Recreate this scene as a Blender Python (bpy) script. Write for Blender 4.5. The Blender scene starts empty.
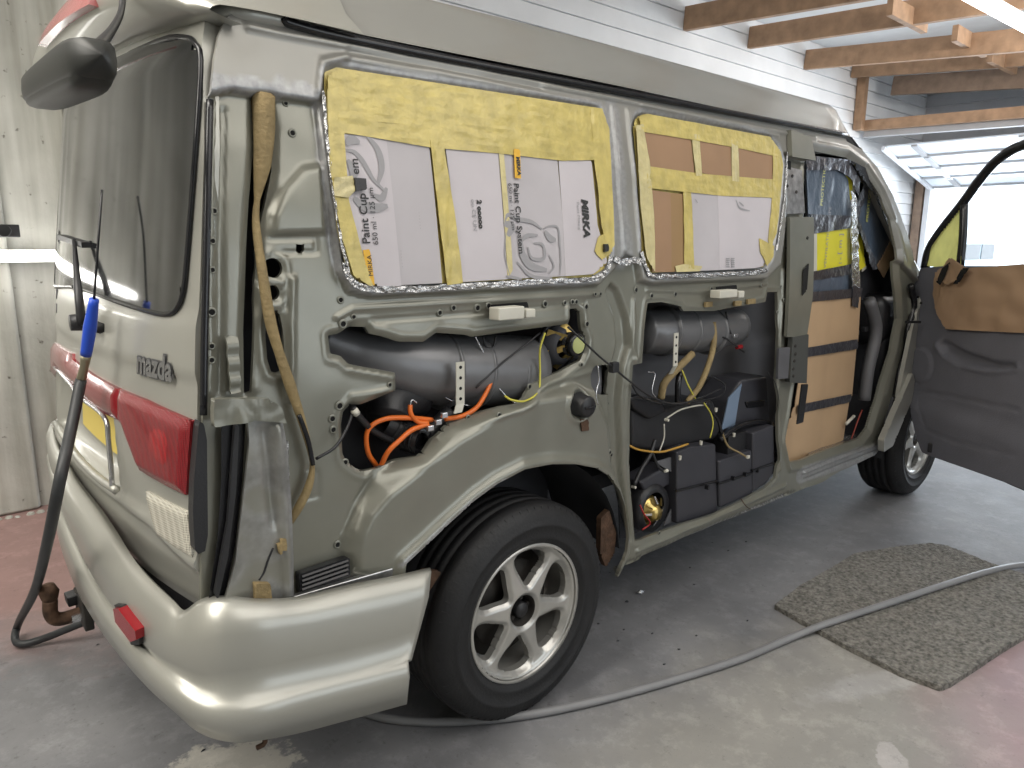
import bpy, math, random
import numpy as np
from mathutils import Vector, Matrix, noise
random.seed(7)
sc = bpy.context.scene
COL = sc.collection

# ------------------------------------------------------------------ camera
CAM = np.array([-1.28485, -1.40522, 1.37393]); YAW, PIT, ROL, FPX = .852789, -.194807, .00402, 716.62
def _basis():
    cy, sy, cp, sp = math.cos(YAW), math.sin(YAW), math.cos(PIT), math.sin(PIT)
    fw = np.array([cy*cp, sy*cp, sp]); r = np.array([sy, -cy, 0.]); u = np.cross(r, fw)
    c, s = math.cos(ROL), math.sin(ROL)
    return c*r+s*u, -s*r+c*u, fw
RT, UP, FW = _basis()
cd = bpy.data.cameras.new('camera'); cam = bpy.data.objects.new('camera', cd); COL.objects.link(cam)
M = Matrix.Identity(4)
for i in range(3):
    M[i][0], M[i][1], M[i][2], M[i][3] = RT[i], UP[i], -FW[i], CAM[i]
cam.matrix_world = M
cd.sensor_width = 36; cd.lens = FPX/1024*36; cd.clip_start = .05; cd.clip_end = 300
sc.camera = cam

# ------------------------------------------------------------------ world, exposure, area lights
sc.view_settings.view_transform = 'Standard'; sc.view_settings.look = 'None'
sc.view_settings.gamma = 1; sc.view_settings.use_curve_mapping = False
sc.view_settings.exposure = .38
w = bpy.data.worlds.new('sky'); sc.world = w; w.use_nodes = True
bg = w.node_tree.nodes['Background']; bg.inputs[0].default_value = (.86, .93, 1, 1); bg.inputs[1].default_value = 3.4
def area(name, loc, look, sx, sy, power, col=(1, 1, 1)):
    l = bpy.data.lights.new(name, 'AREA'); l.shape = 'RECTANGLE'; l.size = sx; l.size_y = sy; l.energy = power; l.color = col
    o = bpy.data.objects.new(name, l); COL.objects.link(o); o.location = loc
    o.rotation_euler = (Vector(look)-Vector(loc)).to_track_quat('-Z', 'Y').to_euler(); return o
area('doorway_daylight', (10.2, .4, 1.3), (2, -.6, .8), 4.0, 2.0, 170, (.80, .90, 1))
area('side_soft_light', (1.6, -4.3, 1.5), (1.6, 0, .9), 3.6, 2.0, 36, (.86, .93, 1))  # soft light from the right; no side door is built there
area('roof_fill', (6.0, -.6, 3.0), (6.2, 2.9, 2.4), 3.0, .6, 75, (1, .98, .96))  # added fill that brightens the siding, no fixture hangs here
area('roof_fill', (.6, -2.1, 3.1), (.8, -.6, 0), 4, 1.8, 54, (1, .97, .92))  # bare area light as fill under the ceiling, no fixture built
area('roof_fill', (-2.4, .2, 3.1), (-1, .5, 0), 1.6, 2.6, 98, (1, .96, .88))  # fill over the rear, strengthened to brighten the tailgate; no fixture built

# ------------------------------------------------------------------ helpers: rays and surfaces
def smooth(t): t = np.clip(t, 0, 1); return t*t*(3-2*t)
def ys(z): return .02+.10*np.clip((np.asarray(z, float)-1.0)/.85, 0, 2)**1.6
ZT = [.3, .65, .95, 1.25, 1.45, 1.65, 1.75, 1.9]; XT = [-.875, -.861, -.838, -.807, -.782, -.757, -.745, -.70]
def xr(y, z):
    n = ys(z); t = np.clip(abs(y-.80)/(.80-n), 0, 1.2)
    return np.interp(z, ZT, XT)-.075*(1-t**2.3)
def ray(px, py): d = FW+RT*(px-512)/FPX-UP*(py-384)/FPX; return d
SS = np.arange(.4, 9, .01)
def hit(px, py, f):
    d = ray(px, py); P = CAM+SS[:, None]*d
    v = f(P[:, 0], P[:, 1], P[:, 2]); i = np.argmax(v <= 0)
    if i == 0: i = len(SS)-1
    a, b = SS[i-1], SS[i]
    for _ in range(18):
        m = (a+b)/2; Q = CAM+m*d
        if f(Q[0:1], Q[1:2], Q[2:3])[0] <= 0: b = m
        else: a = m
    return CAM+b*d
def on_side(px, py, off=0): return hit(px, py, lambda x, y, z: (ys(z)+off)-y)
def on_y(px, py, yy): d = ray(px, py); return CAM+d*((yy-CAM[1])/d[1])
def on_z(px, py, zz): d = ray(px, py); return CAM+d*((zz-CAM[2])/d[2])
def on_x(px, py, xx): d = ray(px, py); return CAM+d*((xx-CAM[0])/d[0])
def on_rear(px, py, off=0): return hit(px, py, lambda x, y, z: (xr(y, z)+off)-x)
def bsdf_(x, y, z, off):
    qx = (xr(np.clip(y, .02, 1.58), .6)+.0-off)-x+.13; qy = (-.012-off)-y+.13
    return np.sqrt(np.maximum(qx, 0)**2+np.maximum(qy, 0)**2)+np.minimum(np.maximum(qx, qy), 0)-.13
def on_bump(px, py, off=.03): return hit(px, py, lambda x, y, z: bsdf_(x, y, z, off))
SOFF = [0]
def S(px, py): p = on_side(px, py, SOFF[0]); return (p[0], p[2])
def SP(l): return [S(*a) for a in l]
def R(px, py): p = on_rear(px, py); return (p[1], p[2])
def RP(l): return [R(*a) for a in l]

# ------------------------------------------------------------------ helpers: materials
def mat(name, col, rough=.5, metal=0, coat=0, bump=0, bscale=60, var=0, vscale=8, emis=0, alpha=1, spec=.5, trans=0):
    m = bpy.data.materials.new(name); m.use_nodes = True; N = m.node_tree.nodes; L = m.node_tree.links
    b = N['Principled BSDF']; c = (*col, 1)
    b.inputs['Base Color'].default_value = c; b.inputs['Roughness'].default_value = rough; b.inputs['Metallic'].default_value = metal
    b.inputs['Coat Weight'].default_value = coat; b.inputs['Coat Roughness'].default_value = .08; b.inputs['Specular IOR Level'].default_value = spec
    b.inputs['Alpha'].default_value = alpha; b.inputs['Transmission Weight'].default_value = trans
    if emis: b.inputs['Emission Color'].default_value = c; b.inputs['Emission Strength'].default_value = emis
    tc = N.new('ShaderNodeTexCoord')
    if var:
        n = N.new('ShaderNodeTexNoise'); n.inputs['Scale'].default_value = vscale; n.inputs['Detail'].default_value = 6
        L.new(tc.outputs['Object'], n.inputs['Vector'])
        r = N.new('ShaderNodeMapRange'); r.inputs[3].default_value = 1-var; r.inputs[4].default_value = 1+var; r.inputs[1].default_value = .3; r.inputs[2].default_value = .7
        L.new(n.outputs[0], r.inputs[0]); mx = N.new('ShaderNodeVectorMath'); mx.operation = 'SCALE'; mx.inputs[0].default_value = col
        L.new(r.outputs[0], mx.inputs['Scale']); L.new(mx.outputs[0], b.inputs['Base Color'])
    if bump:
        n = N.new('ShaderNodeTexNoise'); n.inputs['Scale'].default_value = bscale; n.inputs['Detail'].default_value = 4
        L.new(tc.outputs['Object'], n.inputs['Vector']); bp = N.new('ShaderNodeBump'); bp.inputs['Strength'].default_value = bump; bp.inputs['Distance'].default_value = .01
        L.new(n.outputs[0], bp.inputs['Height']); L.new(bp.outputs[0], b.inputs['Normal'])
    return m

def body_paint():
    """silver outer paint, olive inner paint, bare sanded metal and grime, chosen by the zone attribute"""
    m = bpy.data.materials.new('van_paint'); m.use_nodes = True; N = m.node_tree.nodes; L = m.node_tree.links
    b = N['Principled BSDF']; at = N.new('ShaderNodeVertexColor'); at.layer_name = 'zone'; sp = N.new('ShaderNodeSeparateColor'); L.new(at.outputs[0], sp.inputs[0])
    tc = N.new('ShaderNodeTexCoord'); nz = N.new('ShaderNodeTexNoise'); nz.inputs['Scale'].default_value = 9; nz.inputs['Detail'].default_value = 8; L.new(tc.outputs['Object'], nz.inputs['Vector'])
    def mix(fac, a, c, isfac=True):
        x = N.new('ShaderNodeMix'); x.data_type = 'RGBA'
        L.new(fac, x.inputs[0])
        for v, i in ((a, 6), (c, 7)):
            if isinstance(v, tuple): x.inputs[i].default_value = (*v, 1)
            else: L.new(v, x.inputs[i])
        return x.outputs[2]
    inner = mix(nz.outputs[0], (.195, .193, .158), (.25, .248, .205))
    outer = mix(nz.outputs[0], (.27, .262, .235), (.32, .312, .285))
    c = mix(sp.outputs[0], inner, outer)
    nz2 = N.new('ShaderNodeTexNoise'); nz2.inputs['Scale'].default_value = 60; nz2.inputs['Detail'].default_value = 5; L.new(tc.outputs['Object'], nz2.inputs['Vector'])
    bare = mix(nz2.outputs[0], (.17, .17, .175), (.52, .52, .52))
    c = mix(sp.outputs[1], c, bare); c = mix(sp.outputs[2], c, (.02, .018, .015)); L.new(c, b.inputs['Base Color'])
    mr = N.new('ShaderNodeMapRange'); mr.inputs[3].default_value = .31; mr.inputs[4].default_value = .42; L.new(sp.outputs[0], mr.inputs[0]); L.new(mr.outputs[0], b.inputs['Roughness'])
    b.inputs['Metallic'].default_value = .35; b.inputs['Coat Weight'].default_value = .35; b.inputs['Coat Roughness'].default_value = .14
    bp = N.new('ShaderNodeBump'); bp.inputs['Strength'].default_value = .05; bp.inputs['Distance'].default_value = .004
    L.new(nz.outputs[0], bp.inputs['Height']); L.new(bp.outputs[0], b.inputs['Normal'])
    return m
PAINT = body_paint()
SILVER = mat('silver_paint', (.40, .395, .355), .36, .4, .3, var=.04, vscale=3)
INNER = mat('olive_paint', (.2, .2, .165), .4, .3, .3, var=.08)
BARE = mat('bare_metal', (.55, .55, .55), .3, .9, var=.3, vscale=40)
CHROME = mat('bright_metal', (.7, .7, .72), .22, .9, var=.2, vscale=30)
BLACK = mat('black_plastic', (.018, .018, .02), .42, bump=.1, bscale=200)
BLACKG = mat('black_gloss', (.012, .012, .014), .25)
BOXM = mat('dark_box_plastic', (.042, .042, .050), .45, var=.1)
HOLE = mat('hole_shade_black', (.004, .004, .004), .9)  # black for the shade inside openings that are not cut
DARK = mat('dark_liner', (.036, .037, .043), .7, var=.3, vscale=6)
GREYP = mat('grey_trim_plastic', (.115, .115, .122), .45, var=.12, vscale=5)
GREYL = mat('grey_duct', (.17, .17, .175), .36, .3, var=.15, vscale=6)
RUB = mat('tyre_rubber', (.010, .010, .011), .62, var=.25, vscale=12, bump=.15, bscale=120)
ALLOY = mat('alloy_rim', (.50, .49, .46), .32, .6, .2, var=.08, vscale=14)
RUST = mat('rusty_metal', (.09, .05, .03), .75, .3, var=.5, vscale=30, bump=.6, bscale=50)
BRAKE = mat('brake_dark', (.06, .055, .05), .6, .6, var=.4, vscale=20)
YTAPE = mat('yellow_masking_tape', (.56, .455, .14), .42, 0, .25, bump=.5, bscale=35, var=.16, vscale=22)
YTAPE2 = mat('pale_masking_tape', (.60, .52, .26), .4, 0, .25, bump=.5, bscale=40, var=.12, vscale=20)
CARDW = mat('white_cardboard', (.56, .52, .54), .55, var=.05, vscale=5)
CARDG = mat('pale_grey_cardboard', (.49, .46, .475), .55, var=.06, vscale=5)
CARDB = mat('brown_cardboard', (.34, .205, .115), .7, var=.07, vscale=6)
CARDB2 = mat('tan_cardboard', (.50, .34, .20), .6, var=.06, vscale=5)
CARDB3 = mat('ochre_cardboard', (.32, .20, .09), .7, var=.06, vscale=5)
PRINTG = mat('grey_print', (.33, .32, .33), .6); PRINTK = mat('black_print', (.03, .03, .03), .6); PRINTO = mat('amber_print', (.75, .42, .03), .5)
FOIL = mat('duct_tape_grey', (.10, .10, .115), .28, .55, .3, bump=.8, bscale=30, var=.2, vscale=12)
FOILS = mat('crinkled_foil', (.55, .55, .55), .2, .9, bump=1, bscale=70, var=.35, vscale=60)
BLUEF = mat('blue_grey_film', (.085, .115, .16), .3, 0, .5, bump=.5, bscale=18, var=.1, vscale=6)
YCART = mat('yellow_carton', (.75, .68, .03), .5, var=.05)
WHITEP = mat('white_plastic', (.6, .58, .5), .45, var=.08); ORANGE = mat('orange_cable', (.75, .16, .02), .4)
FOAMT = mat('tan_foam_strip', (.27, .20, .095), .8, bump=.5, bscale=80, var=.25, vscale=15)
YCAB = mat('yellow_wire', (.6, .55, .08), .5); GOLD = mat('passivated_metal', (.5, .37, .13), .3, .9, var=.35, vscale=40)
GREENL = mat('magnet_label', (.45, .48, .2), .5)
def glass_dark():
    m = mat('tinted_glass', (.012, .013, .014), .04, 0, 0, spec=.9); b = m.node_tree.nodes['Principled BSDF']; b.inputs['IOR'].default_value = 2.05
    N = m.node_tree.nodes; L = m.node_tree.links; tc = N.new('ShaderNodeTexCoord'); n = N.new('ShaderNodeTexNoise'); n.inputs['Scale'].default_value = 6; n.inputs['Detail'].default_value = 8
    L.new(tc.outputs['Object'], n.inputs['Vector']); r = N.new('ShaderNodeMapRange'); r.inputs[3].default_value = .03; r.inputs[4].default_value = .13; L.new(n.outputs[0], r.inputs[0]); L.new(r.outputs[0], b.inputs['Roughness'])
    return m
GLASS = glass_dark()
def lens(name, col, sc_=260):
    m = mat(name, col, .16, 0, .35); N = m.node_tree.nodes; L = m.node_tree.links; b = N['Principled BSDF']
    tc = N.new('ShaderNodeTexCoord'); v = N.new('ShaderNodeTexVoronoi'); v.inputs['Scale'].default_value = sc_; v.inputs['Randomness'].default_value = 0.1; L.new(tc.outputs['Object'], v.inputs['Vector'])
    bp = N.new('ShaderNodeBump'); bp.inputs['Strength'].default_value = .5; bp.inputs['Distance'].default_value = .004; L.new(v.outputs[0], bp.inputs['Height']); L.new(bp.outputs[0], b.inputs['Normal'])
    mx = N.new('ShaderNodeMix'); mx.data_type = 'RGBA'; mx.inputs[6].default_value = (*[c*.6 for c in col], 1); mx.inputs[7].default_value = (*[min(1, c*1.5) for c in col], 1)
    mr = N.new('ShaderNodeMapRange'); mr.inputs[2].default_value = .7; L.new(v.outputs[0], mr.inputs[0]); L.new(mr.outputs[0], mx.inputs[0]); L.new(mx.outputs[2], b.inputs['Base Color'])
    return m
REDL = lens('red_lens', (.17, .004, .008)); REDG = mat('red_garnish', (.21, .014, .018), .2, 0, .3, var=.1); CLEARL = lens('clear_lens', (.42, .40, .34), 200); REDR = mat('red_reflector', (.27, .006, .012), .2, 0, .5)
REDH = lens('red_lamp_core', (.25, .005, .008)); PINKL = mat('faded_red_lens', (.45, .12, .12), .2, 0, .6)

# ------------------------------------------------------------------ helpers: meshes
def link(name, V, F, m, parent=None, sm=True, zone=None):
    me = bpy.data.meshes.new(name); me.from_pydata([tuple(map(float, v)) for v in V], [], [tuple(map(int, f)) for f in F]); me.update()
    me.materials.append(m)
    if sm: me.polygons.foreach_set('use_smooth', [True]*len(me.polygons))
    if zone is not None:
        at = me.color_attributes.new('zone', 'FLOAT_COLOR', 'POINT'); at.data.foreach_set('color', np.concatenate([zone, np.ones((len(zone), 1))], 1).astype(np.float32).ravel())
    o = bpy.data.objects.new(name, me); COL.objects.link(o)
    if parent: o.parent = parent
    return o
def empty(name, loc=(0, 0, 0)):
    o = bpy.data.objects.new(name, None); o.empty_display_size = .1; COL.objects.link(o); o.location = loc; return o
def tag(o, label=None, cat=None, group=None, kind=None):
    for k, v in (('label', label), ('category', cat), ('group', group), ('kind', kind)):
        if v: o[k] = v
    return o
class MB:
    def __init__(s): s.V = []; s.F = []
    def add(s, V, F):
        n = len(s.V); s.V += [tuple(v) for v in V]; s.F += [tuple(i+n for i in f) for f in F]; return s
    def box(s, a, b):
        x0, y0, z0 = a; x1, y1, z1 = b
        return s.add([(x0, y0, z0), (x1, y0, z0), (x1, y1, z0), (x0, y1, z0), (x0, y0, z1), (x1, y0, z1), (x1, y1, z1), (x0, y1, z1)],
                     [(0, 3, 2, 1), (4, 5, 6, 7), (0, 1, 5, 4), (1, 2, 6, 5), (2, 3, 7, 6), (3, 0, 4, 7)])
    def bar(s, p, q, w, h, up=(0, 0, 1)):
        p = np.array(p, float); q = np.array(q, float); d = q-p; d /= np.linalg.norm(d); up = np.array(up, float)
        a = np.cross(d, up); a /= np.linalg.norm(a); b = np.cross(a, d)
        V = [e+a*i*w/2+b*j*h/2 for e in (p, q) for i, j in ((-1, -1), (1, -1), (1, 1), (-1, 1))]
        return s.add(V, [(0, 1, 2, 3), (7, 6, 5, 4), (0, 4, 5, 1), (1, 5, 6, 2), (2, 6, 7, 3), (3, 7, 4, 0)])
    def tube(s, pts, r, n=8, sub=6, cap=True, rs=None):
        P = spline(pts, sub) if len(pts) > 2 and sub > 1 else np.array(pts, float)
        k = len(P); T = np.gradient(P, axis=0); T /= np.linalg.norm(T, axis=1)[:, None]+1e-12
        a = np.cross(T[0], (0, 0, 1)); 
        if np.linalg.norm(a) < .1: a = np.cross(T[0], (1, 0, 0))
        V = []
        for i in range(k):
            a = a-T[i]*(a@T[i]); a /= np.linalg.norm(a); b = np.cross(T[i], a)
            rr = r if rs is None else np.interp(i/(k-1), np.linspace(0, 1, len(rs)), rs)
            V += [P[i]+rr*(math.cos(t)*a+math.sin(t)*b) for t in np.linspace(0, 2*math.pi, n, endpoint=False)]
        F = [(i*n+j, i*n+(j+1) % n, (i+1)*n+(j+1) % n, (i+1)*n+j) for i in range(k-1) for j in range(n)]
        if cap: F += [tuple(range(n))[::-1], tuple(range((k-1)*n, k*n))]
        return s.add(V, F)
    def lathe(s, prof, c, ax='y', n=48, close=False):
        """profile of (radius, depth) revolved round the axis through c"""
        V = []; k = len(prof)
        for i in range(n):
            t = 2*math.pi*i/n
            for r, d in prof:
                p = {'y': (r*math.cos(t), d, r*math.sin(t)), 'z': (r*math.cos(t), r*math.sin(t), d), 'x': (d, r*math.cos(t), r*math.sin(t))}[ax]
                V.append((c[0]+p[0], c[1]+p[1], c[2]+p[2]))
        F = [(i*k+j, ((i+1) % n)*k+j, ((i+1) % n)*k+j+1, i*k+j+1) for i in range(n) for j in range(k-1)]
        return s.add(V, F)
    def build(s, name, m, parent=None, sm=False, bevel=0):
        o = link(name, s.V, s.F, m, parent, sm)
        if bevel:
            b = o.modifiers.new('bevel', 'BEVEL'); b.width = bevel; b.segments = 2; b.limit_method = 'ANGLE'
            for p in o.data.polygons: p.use_smooth = True
            w_ = o.modifiers.new('wn', 'WEIGHTED_NORMAL'); w_.keep_sharp = True
        return o
def spline(pts, sub=6):
    P = np.array(pts, float); Q = np.vstack([2*P[0]-P[1], P, 2*P[-1]-P[-2]]); out = []
    for i in range(1, len(Q)-2):
        for t in np.linspace(0, 1, sub, endpoint=False):
            p0, p1, p2, p3 = Q[i-1:i+3]
            out.append(.5*(2*p1+(p2-p0)*t+(2*p0-5*p1+4*p2-p3)*t*t+(3*p1-p0-3*p2+p3)*t**3))
    out.append(P[-1]); return np.array(out)
def inpoly(P, poly):
    x, y = P[:, 0], P[:, 1]; r = np.zeros(len(P), bool); q = np.array(poly)
    for (x0, y0), (x1, y1) in zip(q, np.roll(q, -1, 0)):
        c = (y0 > y) != (y1 > y)
        with np.errstate(all='ignore'): r ^= c & (x < (x1-x0)*(y-y0)/(y1-y0+1e-30)+x0)
    return r
def pdist(P, poly, closed=True):
    q = np.array(poly, float); nx = np.roll(q, -1, 0); k = len(q) if closed else len(q)-1
    best = np.full(len(P), 1e9); near = P.copy()
    for i in range(k):
        a, b = q[i], nx[i]; d = b-a; L2 = d@d+1e-18; t = np.clip(((P-a)@d)/L2, 0, 1); c = a+t[:, None]*d; e = np.hypot(*(P-c).T)
        m = e < best; best[m] = e[m]; near[m] = c[m]
    return best, near
def feat(P, kind, poly, *a):
    """height contribution of one pressed feature; local box only"""
    q = np.array(poly, float); pad = .08; out = np.zeros(len(P))
    m = (P[:, 0] > q[:, 0].min()-pad) & (P[:, 0] < q[:, 0].max()+pad) & (P[:, 1] > q[:, 1].min()-pad) & (P[:, 1] < q[:, 1].max()+pad)
    if not m.any(): return out
    Pm = P[m]
    if kind == 'zone':
        d, _ = pdist(Pm, poly); s = np.where(inpoly(Pm, poly), d, -d); out[m] = a[0]*smooth(s/a[1]+.5)
    elif kind == 'line': d, _ = pdist(Pm, poly, False); out[m] = a[0]*np.exp(-(d/a[1])**2)
    elif kind == 'rim': d, _ = pdist(Pm, poly); out[m] = a[0]*np.exp(-((d-a[2])/a[1])**2)
    return out
def rounded(poly, it=2):
    q = np.array(poly, float)
    for _ in range(it):
        n = np.roll(q, -1, 0); q = np.stack([.75*q+.25*n, .25*q+.75*n], 1).reshape(-1, 2)
    return [tuple(p) for p in q]
def sheet(name, outer, holes, cell, pos, disp, m, parent=None, thick=.01, zonef=None, tdir=None, tri_back=True, sm=True):
    """sheet of metal over a 2-D outline with real holes; pos(a,b,h)->xyz, disp(P)->h; edges get real thickness"""
    o = np.array(outer, float); lo = o.min(0)-cell; hi = o.max(0)+cell
    na, nb = int((hi[0]-lo[0])/cell)+2, int((hi[1]-lo[1])/cell)+2
    A, B = np.meshgrid(lo[0]+np.arange(na)*cell, lo[1]+np.arange(nb)*cell, indexing='ij'); P = np.stack([A.ravel(), B.ravel()], 1)
    ins = inpoly(P, outer); d, near = pdist(P, outer)
    for h in holes:
        hq = np.array(h); mm = (P[:, 0] > hq[:, 0].min()-2*cell) & (P[:, 0] < hq[:, 0].max()+2*cell) & (P[:, 1] > hq[:, 1].min()-2*cell) & (P[:, 1] < hq[:, 1].max()+2*cell)
        if not mm.any(): continue
        ih = inpoly(P[mm], h); ins[mm] &= ~ih; dh, nh = pdist(P[mm], h); idx = np.where(mm)[0]; c = dh < d[idx]
        d[idx[c]] = dh[c]; near[idx[c]] = nh[c]
    snap = d < cell*.62; P2 = P.copy(); P2[snap] = near[snap]; ok = ins | snap
    I = np.arange(na*nb).reshape(na, nb); Q = np.stack([I[:-1, :-1], I[1:, :-1], I[1:, 1:], I[:-1, 1:]], -1).reshape(-1, 4)
    cen = P2[Q].mean(1); keep = ok[Q].all(1)
    ci = np.zeros(len(Q), bool); kk = np.where(keep)[0]; c_ = cen[kk]; t = inpoly(c_, outer)
    for h in holes: t &= ~inpoly(c_, h)
    ci[kk] = t; keep &= ci
    # drop slivers
    Q = Q[keep]; q = P2[Q]; ar = .5*abs((q[:, 2, 0]-q[:, 0, 0])*(q[:, 3, 1]-q[:, 1, 1])-(q[:, 3, 0]-q[:, 1, 0])*(q[:, 2, 1]-q[:, 0, 1])); Q = Q[ar > cell*cell*.02]
    used = np.unique(Q); mp = -np.ones(na*nb, int); mp[used] = np.arange(len(used)); Q = mp[Q]; U = P2[used]
    H = disp(U) if disp else np.zeros(len(U)); V = pos(U[:, 0], U[:, 1], H); zone = zonef(U) if zonef else None
    E = np.concatenate([Q[:, [0, 1]], Q[:, [1, 2]], Q[:, [2, 3]], Q[:, [3, 0]]]); key = np.sort(E, 1); k1 = key[:, 0].astype(np.int64)*len(U)+key[:, 1]
    u, inv, cnt = np.unique(k1, return_inverse=True, return_counts=True); be = E[cnt[inv] == 1]
    F = [tuple(x) for x in Q]
    if thick and len(be):
        bv = np.unique(be); n0 = len(V); m1 = {int(v): n0+i for i, v in enumerate(bv)}; n1 = n0+len(bv); m2 = {int(v): n1+i for i, v in enumerate(bv)}
        Vb = pos(U[bv, 0], U[bv, 1], H[bv]+thick); V = np.vstack([V, V[bv], Vb])
        F += [(m1[int(b)], m1[int(a)], m2[int(a)], m2[int(b)]) for a, b in be]
        if zone is not None: zone = np.vstack([zone, zone[bv], zone[bv]])
    return link(name, V, F, m, parent, sm, zone)
def side_pos(off=0): return lambda a, b, h: np.stack([a, ys(b)+off+h, b], 1)
def rear_pos(off=0): return lambda a, b, h: np.stack([xr(a, b)+off+h, a, b], 1)
def wrinkle(amp, f1=30, f2=12, seed=0, ang=0):
    def g(P):
        out = np.empty(len(P)); c, s = math.cos(ang), math.sin(ang)
        for i, (a, b) in enumerate(P): out[i] = noise.noise(Vector(((a*c+b*s)*f1+seed, (-a*s+b*c)*f2, seed*1.7)))
        return -abs(amp*out)
    return g
def side_patch(name, pts, m, parent, off=-.004, cell=.008, disp=None, thick=.003, raw=False, rnd=0):
    q = pts if raw else SP(pts)
    if rnd: q = rounded(q, rnd)
    return sheet(name, q, [], cell, side_pos(off), disp, m, parent, thick)
def rear_patch(name, pts, m, parent, off=-.004, cell=.008, disp=None, thick=.006, rnd=0, holes=[]):
    q = RP(pts)
    if rnd: q = rounded(q, rnd)
    return sheet(name, q, holes, cell, rear_pos(off), disp, m, parent, thick)
def plane_patch(name, pts, m, parent, y, cell=.015, disp=None, thick=.004, rnd=0):
    q = [(p[0], p[2]) for p in (on_y(a, b, y) for a, b in pts)]
    if rnd: q = rounded(q, rnd)
    return sheet(name, q, [], cell, lambda a, b, h: np.stack([a, y+h+0*a, b], 1), disp, m, parent, thick)
def text_mesh(name, s, m, parent, fn, size, bold=0, align='LEFT', shear=0, ext=0):
    cu = bpy.data.curves.new(name, 'FONT'); cu.body = s; cu.size = size; cu.align_x = align; cu.offset = bold; cu.shear = shear; cu.resolution_u = 3
    t = bpy.data.objects.new(name, cu); COL.objects.link(t); dg = bpy.context.evaluated_depsgraph_get(); me = bpy.data.meshes.new_from_object(t.evaluated_get(dg))
    V = np.array([v.co[:] for v in me.vertices]); F = [tuple(p.vertices) for p in me.polygons]; bpy.data.objects.remove(t); bpy.data.meshes.remove(me)
    return link(name, fn(V[:, 0], V[:, 1]), F, m, parent, False)
def side_text(name, s, m, parent, px, py, size, mode, off=-.009, **k):
    x0, z0 = S(px, py)
    fn = {'up': lambda u, v: np.stack([x0-v, ys(z0+u)+off, z0+u], 1), 'down': lambda u, v: np.stack([x0+v, ys(z0-u)+off, z0-u], 1), 'h': lambda u, v: np.stack([x0+u, ys(z0+v)+off, z0+v], 1)}[mode]
    return text_mesh(name, s, m, parent, fn, size, **k)
def wire(name, pts, r, m, parent, y=.06, n=6, sub=6):
    P = [on_y(a[0], a[1], a[2] if len(a) > 2 else y) for a in pts]
    return MB().tube(P, r, n, sub).build(name, m, parent, True)
exec_order = None

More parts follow.
